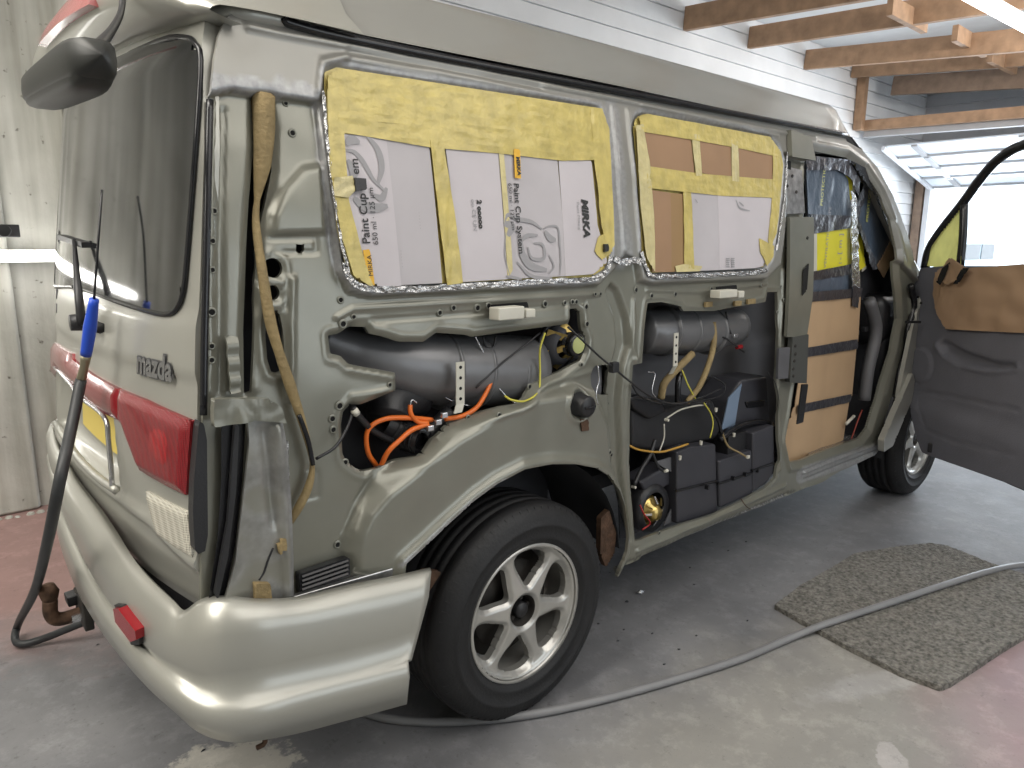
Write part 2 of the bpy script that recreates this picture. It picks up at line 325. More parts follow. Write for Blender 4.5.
# ================================================================== the garage
def struct(name): o = empty(name); o['kind'] = 'structure'; return o
def floor_mat():
    m = bpy.data.materials.new('painted_concrete'); m.use_nodes = True; N = m.node_tree.nodes; L = m.node_tree.links; b = N['Principled BSDF']
    tc = N.new('ShaderNodeTexCoord')
    def nz(s, d=6, r=.6, vec=None):
        n = N.new('ShaderNodeTexNoise'); n.inputs['Scale'].default_value = s; n.inputs['Detail'].default_value = d; n.inputs['Roughness'].default_value = r; L.new(vec or tc.outputs['Object'], n.inputs['Vector']); return n.outputs[0]
    def ramp(v, a, c):
        r = N.new('ShaderNodeMapRange'); r.inputs[1].default_value = a; r.inputs[2].default_value = c; L.new(v, r.inputs[0]); return r.outputs[0]
    def mix(f, a, c):
        x = N.new('ShaderNodeMix'); x.data_type = 'RGBA'; L.new(f, x.inputs[0])
        for v, i in ((a, 6), (c, 7)):
            if isinstance(v, tuple): x.inputs[i].default_value = (*v, 1)
            else: L.new(v, x.inputs[i])
        return x.outputs[2]
    def blob(cx, cy, rx, ry, rot=0, soft=.5, nzs=3, amp=.6):
        mp = N.new('ShaderNodeMapping'); mp.vector_type = 'TEXTURE'; mp.inputs['Location'].default_value = (cx, cy, 0); mp.inputs['Rotation'].default_value = (0, 0, rot); mp.inputs['Scale'].default_value = (rx, ry, 1)
        L.new(tc.outputs['Object'], mp.inputs[0]); ln = N.new('ShaderNodeVectorMath'); ln.operation = 'LENGTH'; L.new(mp.outputs[0], ln.inputs[0])
        ad = N.new('ShaderNodeMath'); ad.operation = 'MULTIPLY_ADD'; L.new(nz(nzs, 8, .65), ad.inputs[0]); ad.inputs[1].default_value = amp; L.new(ln.outputs['Value'], ad.inputs[2])
        return ramp(ad.outputs[0], 1+amp/2+soft/2, 1+amp/2-soft/2)
    base = mix(ramp(nz(2.2, 8), .35, .65), (.150, .150, .158), (.205, .204, .210))
    base = mix(ramp(nz(45, 4), .62, .8), base, (.10, .10, .098))
    base = mix(blob(.55, -1.15, 1.6, .92, -.12, .4, 3, .6), base, (.275, .265, .245))     # worn pale concrete by the mat
    base = mix(blob(-.75, 2.3, .8, .95, .2, .6, 4, .9), base, (.30, .19, .175))         # old red paint, back left
    base = mix(blob(1.35, -1.25, .85, .52, .2, .7, 3, .8), base, (.31, .225, .235))       # red paint right
    base = mix(blob(-.84, .25, .24, .20, .6, .12, 16, 1.3), base, (.42, .40, .36))      # flaked patch
    base = mix(blob(.62, -.80, .075, .04, .6, .15, 22, 1.5), base, (.40, .38, .37))
    base = mix(blob(.95, -.62, .26, .05, -.4, .5, 14, 1.6), base, (.34, .33, .32))
    def mul(f, v):
        x = N.new('ShaderNodeMix'); x.data_type = 'RGBA'; x.blend_type = 'MULTIPLY'; L.new(f, x.inputs[0]); L.new(base, x.inputs[6]); x.inputs[7].default_value = (v, v, v, 1); return x.outputs[2]
    base = mul(ramp(nz(11, 9, .75), .5, .62), 1.22); base = mul(ramp(nz(17, 9, .8), .58, .66), .72); base = mul(ramp(nz(70, 5, .8), .60, .68), .75); base = mul(ramp(nz(2.5, 4, .6), .45, .6), 1.14)
    L.new(base, b.inputs['Base Color'])
    rr = N.new('ShaderNodeMapRange'); rr.inputs[3].default_value = .48; rr.inputs[4].default_value = .75; L.new(nz(5, 6), rr.inputs[0]); L.new(rr.outputs[0], b.inputs['Roughness'])
    bp = N.new('ShaderNodeBump'); bp.inputs['Strength'].default_value = .25; bp.inputs['Distance'].default_value = .004; L.new(nz(30, 8), bp.inputs['Height']); L.new(bp.outputs[0], b.inputs['Normal'])
    return m
YW = 2.9; XE = 10.4
fl = struct('floor'); MB().box((-4, -5, -.2), (XE+.2, YW+.3, 0)).build('floor_slab', floor_mat(), fl)
PLAST = mat('stained_plaster', (.50, .49, .445), .75, bump=.5, bscale=14, var=.2, vscale=2.2)
def streaks(m):
    N = m.node_tree.nodes; L = m.node_tree.links; b = N['Principled BSDF']; src = b.inputs['Base Color'].links[0].from_socket; tc = N.new('ShaderNodeTexCoord'); mp = N.new('ShaderNodeMapping'); mp.inputs['Scale'].default_value = (5, 5, .35); L.new(tc.outputs['Object'], mp.inputs[0])
    n = N.new('ShaderNodeTexNoise'); n.inputs['Scale'].default_value = 1.6; n.inputs['Detail'].default_value = 7; L.new(mp.outputs[0], n.inputs['Vector']); r = N.new('ShaderNodeMapRange'); r.inputs[1].default_value = .35; r.inputs[2].default_value = .68; L.new(n.outputs[0], r.inputs[0])
    x = N.new('ShaderNodeMix'); x.data_type = 'RGBA'; x.blend_type = 'MULTIPLY'; x.inputs[0].default_value = 1; L.new(src, x.inputs[6]); g = N.new('ShaderNodeMix'); g.data_type = 'RGBA'; g.inputs[6].default_value = (.60, .60, .57, 1); g.inputs[7].default_value = (1.25, 1.27, 1.3, 1); L.new(r.outputs[0], g.inputs[0]); L.new(g.outputs[2], x.inputs[7])
    n2 = N.new('ShaderNodeTexNoise'); n2.inputs['Scale'].default_value = 26; n2.inputs['Detail'].default_value = 8; L.new(tc.outputs['Object'], n2.inputs['Vector']); r2 = N.new('ShaderNodeMapRange'); r2.inputs[1].default_value = .66; r2.inputs[2].default_value = .74; L.new(n2.outputs[0], r2.inputs[0])
    y = N.new('ShaderNodeMix'); y.data_type = 'RGBA'; y.inputs[7].default_value = (.12, .11, .09, 1); L.new(r2.outputs[0], y.inputs[0]); L.new(x.outputs[2], y.inputs[6]); L.new(y.outputs[2], b.inputs['Base Color'])
streaks(PLAST)
SIDING = mat('white_siding', (.80, .80, .80), .5, var=.05, vscale=3)
WOOD = mat('rafter_wood', (.36, .225, .135), .7, var=.22, vscale=9, bump=.2, bscale=40)
WOODD = mat('dark_wood', (.26, .185, .135), .7, var=.2, vscale=9)
CEILM = mat('ceiling_board', (.66, .68, .69), .6, var=.04)
wl = struct('wall_left')
# plaster / precast posts at the back, siding planks further forward
MB().box((-4, YW+.03, 0), (1.6, YW+.3, 4)).build('plaster_wall', PLAST, wl)
for x0, x1 in ((-2.6, -2.15), (-1.05, -.8), (-.42, -.1)):
    MB().box((x0, YW-.02, 0), (x1, YW+.03, 4)).build('pilaster', PLAST, wl, bevel=.02)
MB().box((1.6, YW+.04, 0), (XE+.2, YW+.3, 4)).build('backing', SIDING, wl)
pv = MB(); pv.add([(1.6, YW+.03, 0), (XE, YW+.03, 0), (XE, YW+.005, 0), (1.6, YW+.005, 0), (1.6, YW+.03, .145), (XE, YW+.03, .145), (XE, YW+.022, .145), (1.6, YW+.022, .145)],
                  [(0, 3, 2, 1), (4, 5, 6, 7), (0, 1, 5, 4), (1, 2, 6, 5), (2, 3, 7, 6), (3, 0, 4, 7)])
pl = pv.build('siding_plank', SIDING, wl)
for k in range(1, 24):
    c = pl.copy(); c.location = (0, 0, .15*k); COL.objects.link(c); c.parent = wl
# crumbled mortar strip at the wall foot
mb = MB()
for k in range(26):
    x = -1.4+k*.045+random.uniform(-.01, .01); r = random.uniform(.012, .03)
    mb.lathe([(0, -r*.2), (r, 0), (r*.7, r*.5), (0, r*.7)], (x, YW-.06+random.uniform(-.03, .02), 0), 'z', 6)
tag(mb.build('mortar_rubble', PLAST, wl), kind='stuff')
# rear wall behind the camera and right wall (beyond the frame)
wr = struct('wall_rear'); MB().box((-4.2, -5, 0), (-4, YW+.3, 4)).build('plaster_wall', PLAST, wr)
wq = struct('wall_right')
MB().box((-4, -5.2, 0), (XE+.2, -5, 4)).build('plaster_wall', PLAST, wq)
# end wall with the overhead door opening
we = struct('wall_front')
MB().box((XE, 2.74, 0), (XE+.2, YW+.1, 4)).box((XE, -5, 2.2), (XE+.2, 2.74, 4)).box((XE, -5, 0), (XE+.2, -2.4, 2.2)).build('end_wall', SIDING, we)
ep = MB(); ep.add([(XE, -4.9, 0), (XE, YW, 0), (XE-.03, YW, 0), (XE-.03, -4.9, 0), (XE, -4.9, .17), (XE, YW, .17), (XE-.008, YW, .17), (XE-.008, -4.9, .17)],
                  [(0, 1, 2, 3)[::-1], (4, 5, 6, 7), (0, 1, 5, 4), (1, 2, 6, 5), (2, 3, 7, 6), (3, 0, 4, 7)])
SIDG = mat('grey_siding', (.42, .42, .43), .6, var=.05)
e0 = ep.build('siding_plank', SIDG, we); e0.location = (0, 0, 2.25)
for k in range(1, 9):
    c = e0.copy(); c.location = (0, 0, 2.25+.175*k); COL.objects.link(c); c.parent = we
JAMB = mat('white_jamb', (.75, .77, .8), .5)
MB().box((XE-.12, 2.68, 0), (XE+.02, 2.75, 2.2)).build('jamb_post', JAMB, we); MB().box((XE-.14, 2.77, 0), (XE-.02, 2.88, 2.6)).build('wood_jamb', WOODD, we)
# ceiling, rafters, header beams
ce = struct('ceiling'); MB().box((-4.2, -5.2, 3.62), (XE+.3, YW+.3, 3.72)).build('ceiling_board', CEILM, ce)
def rafter(l, r, h=.2, d=.06):
    a = on_y(*l, YW); b0 = on_x(*r, a[0]); dd = b0-a; b = a+dd*(( -4.8-YW)/dd[1])
    return MB().bar(a+np.array([0, 0, -.0]), b, d, h).build('rafter', WOOD, ce)
for l, r in (((686, 19), (835, -8)), ((750, 38), (969, 4)), ((806, 60), (1024, 40)), ((853, 69), (1024, 56))): rafter(l, r)
for x in (3.4, 2.3, 1.2, .1, -1, -2.1): MB().bar((x, YW, 3.42), (x, -4.8, 2.9), .06, .2).build('rafter', WOOD, ce)
for (a, b) in (((890, 6), (925, 25)), ((955, 33), (985, 50)), ((990, 55), (1015, 68))):
    p = on_z(*a, 3.28); q = on_z(*b, 3.28); MB().bar(p, q, .05, .14).build('brace', WOOD, ce)
pq = on_y(893, 86, YW-.25); q2 = on_x(1024, 78, pq[0]); d_ = q2-pq; MB().bar(pq, pq+d_*2.5, .06, .22).build('tie_beam', WOODD, ce)
a = on_y(862, 131, YW-.05); b0 = on_x(1024, 118, a[0]); dd = b0-a
MB().bar(a+(0, 0, .06), a+dd*4+(0, 0, .06), .10, .12).build('header_beam', WOOD, ce); MB().bar(a+np.array((.1, 0, -.03)), a+dd*4+np.array((.1, 0, -.03)), .10, .08).build('header_trim', SIDG, ce)
MB().box((a[0]-.15, YW-.1, a[2]), (a[0]-.05, YW, 3.4)).build('wall_post', WOOD, ce)
MB().bar((XE-.1, YW-.12, 2.3), (XE-.1, YW-.12, 3.4), .03, .03).build('conduit', JAMB, we)
# raised overhead door: panels lying flat under the roof
dr = struct('door_1')
DOORP = mat('door_panel_translucent', (.80, .86, .92), .4, trans=.0); DOORP.node_tree.nodes['Principled BSDF'].inputs['Emission Color'].default_value = (0, 0, 0, 1)
PA, PB = np.array((8.55, 2.60)), np.array((10.30, 2.19))
def dpan(t, dz=0): q_ = PB+(PA-PB)*t; return q_[0], q_[1]+dz
for k in range(4):
    (x0, z0), (x1, z1) = dpan(k*.25+.012), dpan(k*.25+.238)
    MB().bar((x0, .15, z0), (x1, .15, z1), 5.0, .02, up=(0, 0, 1)).build('door_panel', DOORP, dr)
    (x2, z2) = dpan(k*.25); MB().box((x2-.035, -2.35, z2-.03), (x2+.035, 2.65, z2+.02)).build('panel_rail', SIDG, dr)
    for j in range(5): y_ = -2.2+j*1.13; MB().bar((x0, y_, z0-.02), (x1, y_, z1-.02), .07, .03).build('panel_stile', SIDG, dr)
for y_ in (2.68, -2.38): MB().bar((PB[0], y_, PB[1]-.03), (PA[0], y_, PA[1]-.03), .04, .05).build('door_track', JAMB, dr)
# strip lamps
LAMPM = mat('lamp_tube', (1, .98, .93), emis=9); LAMPH = mat('lamp_housing', (.7, .7, .7), .4)
def strip(p, q, label, place='wall', power=1):
    p = np.array(p, float); q = np.array(q, float); root = empty('strip_lamp', tuple(p)); inv = lambda v: np.array(v)-p
    MB().bar(inv(p), inv(q), .055, .055).build('lamp_tube', LAMPM, root, bevel=.012)
    n = np.array((0, .05, 0)) if place == 'wall' else np.array((0, 0, .05))
    MB().bar(inv(p)+n, inv(q)+n, .06, .045, ).build('lamp_housing', LAMPH, root, bevel=.005)
    for e in (p, q): MB().bar(inv(e)-(q-p)*.008, inv(e)+(q-p)*.008, .07, .07).build('end_cap', BLACK, root, bevel=.004)
    tag(root, label, 'lamp'); return root
strip((-2.15, YW-.11, 1.305), (-.30, YW-.11, 1.30), 'long glowing white strip lamp fixed low across the stained wall beyond the tailgate')
r1 = on_z(975, 0, 3.02); r2 = on_z(1024, 27, 3.02); d_ = r2-r1
strip(r1-d_*.5, r1+d_*1.6, 'glowing strip lamp under the rafters at the top right', 'ceil')
br = empty('wall_clip', (-.80, YW-.05, 1.42)); MB().box((-.05, -.03, -.03), (.05, .03, .03)).lathe([(0, -.09), (.03, -.09), (.03, -.03), (0, -.03)], (-.02, 0, 0), 'y', 10).build('clip_body', BLACK, br, bevel=.004)
tag(br, 'small black clip on the plaster wall just above the low strip lamp', 'clip')
# ------------------------------------------------------------------ outdoors
GR = mat('pale_paving', (.72, .73, .74), .8, var=.05); og = struct('trim_1'); MB().box((XE+.2, -25, -.25), (60, 30, -.02)).build('forecourt', GR, og)
HB = mat('pale_render', (.78, .80, .82), .8); hb = empty('far_building', (40, 4, 0)); MB().box((0, -30, 0), (6, 14, 5.2)).build('wall', HB, hb); MB().box((-.3, -30, 5.2), (6, 14, 5.6)).build('roof_edge', SIDG, hb)
for k in range(8): MB().box((-.05, -20+k*3.4, 1.6), (0, -18.6+k*3.4, 2.7)).build('window', JAMB, hb)
tag(hb, 'pale flat building washed out by daylight far beyond the open garage door', 'building')
# parked car
p0 = on_z(905, 262, 0); cx, cy = 17.0, 4.75
car = empty('parked_car', (cx, cy, 0)); CARM = mat('pale_blue_car', (.5, .62, .70), .3, .3, .5)
prof = [(-2.1, .25), (-2.15, .75), (-1.9, .95), (-1.2, 1.02), (-.6, 1.45), (.7, 1.48), (1.5, 1.05), (2.05, .95), (2.1, .3)]
V = []; 
for yy, s in ((-.85, .96), (-.78, 1.0), (.78, 1.0), (.85, .96)): V += [(x*s, yy, z if z < 1 else 1+(z-1)*s) for x, z in prof]
k = len(prof); F = [(i*k+j, i*k+(j+1) % k, (i+1)*k+(j+1) % k, (i+1)*k+j) for i in range(3) for j in range(k)]+[tuple(range(k))[::-1], tuple(range(3*k, 4*k))]
link('car_body', V, F, CARM, car, False)
for sx in (-1, 1): MB().box((-.95 if sx < 0 else .05, -.865, 1.05), (-.05 if sx < 0 else .9, -.85, 1.38)).build('side_glass', GLASS, car)
MB().add([(-1.22, -.65, 1.04), (-1.22, .65, 1.04), (-.68, .6, 1.42), (-.68, -.6, 1.42)], [(0, 1, 2, 3)]).build('windscreen', GLASS, car)
for x in (-1.35, 1.3):
    for y in (-.86, .66): MB().lathe([(0, 0), (.3, 0), (.31, .03), (.31, .17), (.3, .2), (0, .2)], (x, y, .31), 'y', 20).build('wheel', RUB, car, True)
tag(car, 'pale blue car parked outside beyond the open garage door', 'car')

# ================================================================== the van
VAN = empty('camper_van', (0, 0, 0))
tag(VAN, 'silver camper van with its side skin cut away, parked across the garage', 'van')

# ---- side panel ---------------------------------------------------------
OUT = SP([(211, 96), (214, 60), (219, 35), (228, 16), (242, 4), (258, -1), (270, 1), (279, 14), (284, 24), (380, 49), (600, 93), (800, 133), (846, 141), (862, 150), (878, 168), (893, 195), (906, 230), (916, 265), (921, 300), (922, 360), (914, 392), (900, 425), (893, 440), (880, 456), (800, 494), (700, 537), (635, 566), (609, 574),
          (560, 640), (425, 640), (421, 594), (400, 604), (290, 640), (205, 640), (205, 590), (206, 480), (207, 395), (209, 250)])
SOFF[0] = .024
H1 = SP([(330, 336), (340, 334), (350, 327), (367, 327), (371, 334), (385, 337), (400, 342), (425, 342), (438, 333), (467, 335), (473, 337), (570, 324), (572, 319), (572, 309), (579, 309), (582, 314), (583, 329), (587, 340), (586, 352), (582, 361), (574, 365), (562, 372), (545, 379), (533, 385), (523, 397), (512, 403), (498, 406), (471, 416), (450, 424), (438, 436), (425, 449), (417, 456), (397, 462), (380, 469), (365, 472), (357, 469), (347, 461), (344, 454), (343, 425), (345, 412), (352, 405), (362, 405), (375, 400), (397, 391), (397, 373), (380, 370), (357, 366), (350, 364), (342, 356), (332, 354)])
H2 = SP([(648, 303), (662, 302), (680, 306), (684, 311), (714, 311), (728, 308), (765, 302), (767, 292), (777, 292), (776, 379), (778, 431), (778, 460), (775, 478), (765, 488), (742, 501), (713, 515), (668, 529), (641, 540), (635, 541), (633, 523), (631, 493), (629, 462), (630, 400), (633, 365), (642, 363), (644, 330)])
SOFF[0] = 0
ARCH = SP([(395, 600), (400, 560), (420, 542), (444, 519), (468, 498), (491, 481), (518, 467), (546, 462), (569, 462), (590, 466), (603, 474), (613, 488), (620, 507), (623, 528), (621, 550), (611, 572), (600, 640), (400, 660)])
DOOR = SP([(811, 150), (848, 157), (866, 170), (882, 195), (893, 222), (899, 250), (901, 280), (903, 300), (904, 320), (898, 350), (889, 380), (880, 410), (874, 430), (866, 440), (838, 450), (808, 462), (797, 464), (792, 440), (801, 385), (801, 300), (809, 230)])
SOFF[0] = .024
SLOT = rounded(SP([(264, 322), (272, 309), (282, 316), (285, 366), (280, 374), (268, 371)]), 1)
def circ(px, py, r, n=12): x, z = S(px, py); return [(x+r*math.cos(t), z+r*math.sin(t)) for t in np.linspace(0, 2*math.pi, n, endpoint=False)]
C1, C2, C3 = circ(273, 268, .021), circ(272.5, 292.5, .016), circ(300.5, 249, .010)
H4 = rounded(SP([(590, 366), (612, 364), (613, 393), (605, 396), (592, 392)]), 1)      # little pocket on the pillar
SOFF[0] = 0
W1 = SP([(323, 100), (325, 72), (337, 67), (600, 108), (607, 130), (612, 255), (606, 270), (590, 279), (376, 289), (356, 284), (345, 268), (336, 230)])
W2 = SP([(632, 128), (636, 116), (643, 113), (768, 135), (779, 147), (784, 160), (777, 230), (773, 258), (766, 270), (650, 276), (641, 254)])
OUTZ = SP([(180, 100), (214, 94), (232, 90), (262, 95), (300, 99), (321, 102), (329, 180), (343, 270), (352, 291), (372, 296), (600, 285), (615, 270), (626, 255), (640, 262), (643, 281), (655, 284), (768, 279), (782, 265), (788, 200), (786, 160), (784, 153), (813, 161), (850, 166), (880, 200), (899, 260), (935, 300), (960, 300), (940, 100), (845, 110), (600, 60), (280, -30), (180, -30)])
FEN = SP([(352, 575), (350, 552), (354, 532), (364, 512), (385, 488), (420, 461), (456, 434), (500, 408), (540, 394), (576, 388), (598, 398), (608, 425), (611, 460), (622, 500), (629, 550), (612, 580), (600, 680), (390, 680), (395, 600)])
SOFF[0] = .050
TRENCH = SP([(258, 90), (266, 90), (268, 140), (266, 190), (262, 240), (258, 300), (256, 395), (248, 398), (250, 300), (253, 200), (255, 150)])
SOFF[0] = .024
HT = SP([(256, 99), (268, 99), (274, 130), (274, 170), (267, 205), (259, 240), (255, 300), (252, 392), (246, 396), (245, 330), (248, 250), (251, 200), (255, 150)])
SPIL = SP([(611, 284), (618, 290), (628, 318), (630, 345), (623, 368), (620, 400), (622, 470), (630, 540), (613, 470), (610, 400), (612, 366), (618, 345), (616, 318), (607, 292)])
SOFF[0] = 0
def sdisp(P):
    SOFF[0] = .024
    h = .024-feat(P, 'zone', OUTZ, .024, .010)-feat(P, 'zone', FEN, .040, .05)
    h += feat(P, 'zone', W1, .012, .012)+feat(P, 'zone', W2, .012, .012)
    h += feat(P, 'rim', HT, .012, .010, 0)+feat(P, 'zone', SPIL, .022, .014)
    for q in (H1, H2): h += feat(P, 'rim', q, -.0035, .006, .016)
    h += feat(P, 'rim', H1, .008, .006, 0)
    for q in (C1, C2, SLOT): h += feat(P, 'rim', q, -.005, .006, .012)
    h += feat(P, 'rim', ARCH, -.014, .016, .006)+feat(P, 'rim', DOOR, .012, .010, .0)-feat(P, 'rim', DOOR, .010, .010, .03)
    L = lambda pts, a, w_: feat(P, 'line', SP(pts), a, w_)
    SOFF[0] = 0
    h += L([(248, 27), (280, 34), (330, 43), (600, 96), (815, 139)], -.010, .006)
    h += L([(350, 50), (440, 66), (540, 86)], .008, .006)+L([(345, 58), (440, 73), (540, 93), (594, 103)], -.007, .005)
    h += L([(318, 92), (322, 62), (345, 57)], -.010, .007)
    h += L([(640, 106), (740, 127), (778, 136)], -.007, .005)+L([(628, 112), (634, 170), (640, 250)], -.006, .008)+L([(612, 108), (618, 170), (624, 250)], -.006, .006)
    SOFF[0] = .024
    h += L([(292, 279), (291, 330), (290, 398)], -.012, .007)+L([(262, 290), (254, 330), (253, 390)], -.012, .01)
    h += feat(P, 'zone', SP([(302, 168), (320, 165), (324, 232), (272, 234), (272, 215), (284, 188)]), -.012, .02)+L([(272, 238), (316, 237), (317, 252), (272, 252)], .006, .004)
    h += L([(336, 318), (352, 309), (500, 300), (598, 294)], -.008, .005)+L([(352, 330), (356, 322), (500, 311), (585, 303)], .005, .006)
    h += L([(350, 369), (395, 377)], -.006, .004)+L([(350, 396), (392, 390)], -.006, .004)
    h += L([(437, 436), (470, 420), (520, 403), (545, 384), (590, 372)], -.006, .008)
    h += L([(345, 530), (356, 505), (372, 478), (410, 455), (450, 430), (500, 402), (560, 386)], .008, .008)
    SOFF[0] = .01
    h += L([(640, 552), (700, 526), (788, 486)], -.012, .008)+L([(645, 560), (700, 535), (790, 495)], .012, .006)
    h += L([(786, 270), (782, 330), (779, 430), (782, 470)], -.010, .008)+L([(637, 300), (636, 345), (640, 362)], -.008, .006)+L([(650, 290), (700, 292), (770, 284)], -.006, .005)
    h += L([(215, 100), (212, 250), (211, 395)], -.008, .005)+L([(226, 110), (223, 250), (222, 395)], .006, .006)
    h += L([(806, 473), (840, 459), (880, 444)], -.016, .006)+L([(806, 481), (840, 467), (884, 449)], .012, .004)+L([(804, 489), (840, 475), (888, 453)], -.014, .005)
    h += L([(911, 300), (913, 340), (905, 375), (895, 415), (885, 440)], -.014, .009)+L([(906, 262), (895, 225), (880, 190), (864, 165)], .010, .006)+L([(310, 470), (320, 474), (321, 498), (308, 500)], .004, .004)
    SOFF[0] = 0
    c = circ(576, 404, .040, 20); h += feat(P, 'zone', c, .03, .02)+feat(P, 'rim', c, -.010, .008, .006)
    c = circ(320, 372, .06, 16)
    dent = np.array([noise.noise(Vector((a*9, b*9, 3))) for a, b in P]); h += .0035*dent
    return h
def szone(P):
    z = np.zeros((len(P), 3)); nzv = np.array([noise.noise(Vector((a*26, b*26, 0))) for a, b in P]); nz3 = np.array([noise.noise(Vector((a*90, b*90, 5))) for a, b in P])
    o = np.clip(feat(P, 'zone', OUTZ, 1, .006)+feat(P, 'zone', FEN, .08, .03), 0, 1)
    z[:, 0] = o
    dz, _ = pdist(P, OUTZ); inz = inpoly(P, OUTZ); lo = (P[:, 0] < S(322, 100)[0]+.01) & inz
    z[:, 1] = np.where(lo, smooth((.035+.02*nzv-dz)/.01), 0)
    for q, w_ in ((W1, .020), (W2, .018)):
        d, _ = pdist(P, q); z[:, 1] = np.maximum(z[:, 1], smooth((w_+.008*nzv-d)/.010))
    d, _ = pdist(P, SP([(612, 112), (620, 200), (626, 258)]), False); z[:, 1] = np.maximum(z[:, 1], .65*smooth((.045-d)/.02))
    d, _ = pdist(P, SP([(395, 562), (420, 541), (444, 519), (468, 498), (500, 477)]), False); z[:, 1] = np.maximum(z[:, 1], smooth((.009+.006*nzv-d)/.005))
    d, _ = pdist(P, SP([(806, 476), (884, 450)]), False); z[:, 1] = np.maximum(z[:, 1], .8*smooth((.045-d)/.01))
    d, _ = pdist(P, SP([(700, 537), (740, 520), (790, 497)]), False); z[:, 1] = np.maximum(z[:, 1], .9*smooth((.012-d)/.006))
    d, _ = pdist(P, SP([(609, 572), (640, 562), (800, 492)]), False); z[:, 2] = .6*smooth((.012+.01*nz3-d)/.008)*(nz3 > -.1)
    z[:, 1] *= (1-z[:, 2]); return z
sheet('side_panel', OUT, [H1, H2, ARCH, DOOR, SLOT, C1, C2, C3, H4, HT], .0062, side_pos(), sdisp, PAINT, VAN, .012, szone)

# black discs laid on the side for the shade inside bolt holes
disc = MB().lathe([(0, -.0005), (.0058, -.0005), (.0058, .004)], (0, 0, 0), 'y', 10); ring = MB().lathe([(.0055, -.0015), (.0075, -.0025), (.010, .0)], (0, 0, 0), 'y', 12)
proto = None
def hdep(px, py):
    SOFF[0] = .02; x, z = S(px, py); SOFF[0] = 0; return x, float(ys(z)+sdisp(np.array([[x, z]]))[0]), z
for px, py in [(286, 103), (293, 133), (214, 211), (212, 241), (212, 270), (211, 312), (211, 346), (211, 360), (341, 300), (343, 324), (354, 317), (441, 313), (454, 308), (478, 308), (489, 306), (546, 304), (566, 303), (573, 302), (577, 302), (587, 307), (587, 324), (594, 294), (601, 294), (609, 293), (582, 365), (531, 387), (491, 413), (469, 418), (614, 405), (614, 422), (602, 450), (612, 455), (340, 406), (333, 419), (334, 430), (346, 463), (338, 545), (390, 385), (652, 296), (676, 294), (637, 290), (711, 289), (761, 285), (781, 287), (782, 300), (804, 323), (778, 312), (660, 533), (785, 228), (786, 248), (779, 262), (793, 176), (797, 193), (789, 185), (806, 240)]:
    x, y, z = hdep(px, py)
    if proto is None:
        h = disc.build('bolt_hole_disc', HOLE, VAN); rg = ring.build('hole_rim', INNER, h, True); proto = (h, rg)
    else:
        h = proto[0].copy(); COL.objects.link(h); h.parent = VAN; g = proto[1].copy(); COL.objects.link(g); g.parent = h
    h.location = (x, y-.0015, z); s = random.uniform(.75, 1.2); h.scale = (s, 1, s)

# ---- roof rail gasket, cap, far side, floor, front ------------------------
gl = [on_side(*p_, -.006) for p_ in [(283, 18), (296, 25), (380, 45), (600, 88), (800, 126), (846, 134)]]
MB().tube(gl, .010, 6, 6).build('roof_gasket', BLACKG, VAN, True)
V = []; F = []
xs_ = np.concatenate([np.linspace(-.60, 2.0, 26), [2.03, 2.12, 2.25, 2.4]])
prof = [(.105, 0.0), (.118, .006), (.150, .07), (.178, .118), (.21, .145), (.30, .175), (.5, .2), (.845, .21)]
for i, x in enumerate(xs_):
    zb = 1.825+.012*smooth((x+.6)/1.2); f = 1-.62*smooth((x-2.0)/.40) if x > 2.0 else 1-.35*(smooth((-.42-x)/.2))
    row = [(x+(.0 if x < 2.01 else -.05*dz/.2), y+(0 if x < 2.0 else .06*(x-2.0)/.4), zb+dz*f-(.09*max(0, x-2.03)/.37)) for y, dz in prof]
    V += row+[(a_, 1.60-b_, c_) for a_, b_, c_ in row[::-1][1:]]
n = 2*len(prof)-1
F = [(i*n+j, (i+1)*n+j, (i+1)*n+j+1, i*n+j+1) for i in range(len(xs_)-1) for j in range(n-1)]+[tuple(range(n)), tuple(range((len(xs_)-1)*n, len(xs_)*n))[::-1]]
ROOFM = mat('roof_paint', (.33, .325, .30), .36, .3, .4, var=.04, vscale=2)
link('roof_cap', V, F, ROOFM, VAN)
# far side + lower roof shell + floor pan
zz = [.32, .5, .75, 1.0, 1.2, 1.4, 1.6, 1.75, 1.84]; V = []; F = []
xsf = np.linspace(-.76, 3.3, 20)
for x in xsf: V += [(x, 1.60-float(ys(z)), z if x < 2 or z < 1.0 else z-max(0, (x-2.05))*(z-1.0)*.75) for z in zz]
n = len(zz); F = [(i*n+j, (i+1)*n+j, (i+1)*n+j+1, i*n+j+1) for i in range(len(xsf)-1) for j in range(n-1)]
link('far_side_panel', V, F, SILVER, VAN)
MB().box((-.62, .12, 1.80), (2.0, 1.48, 1.828)).build('roof_skin', ROOFM, VAN)
MB().box((-.74, .36, .44), (2.9, 1.5, .50)).build('floor_pan', DARK, VAN)
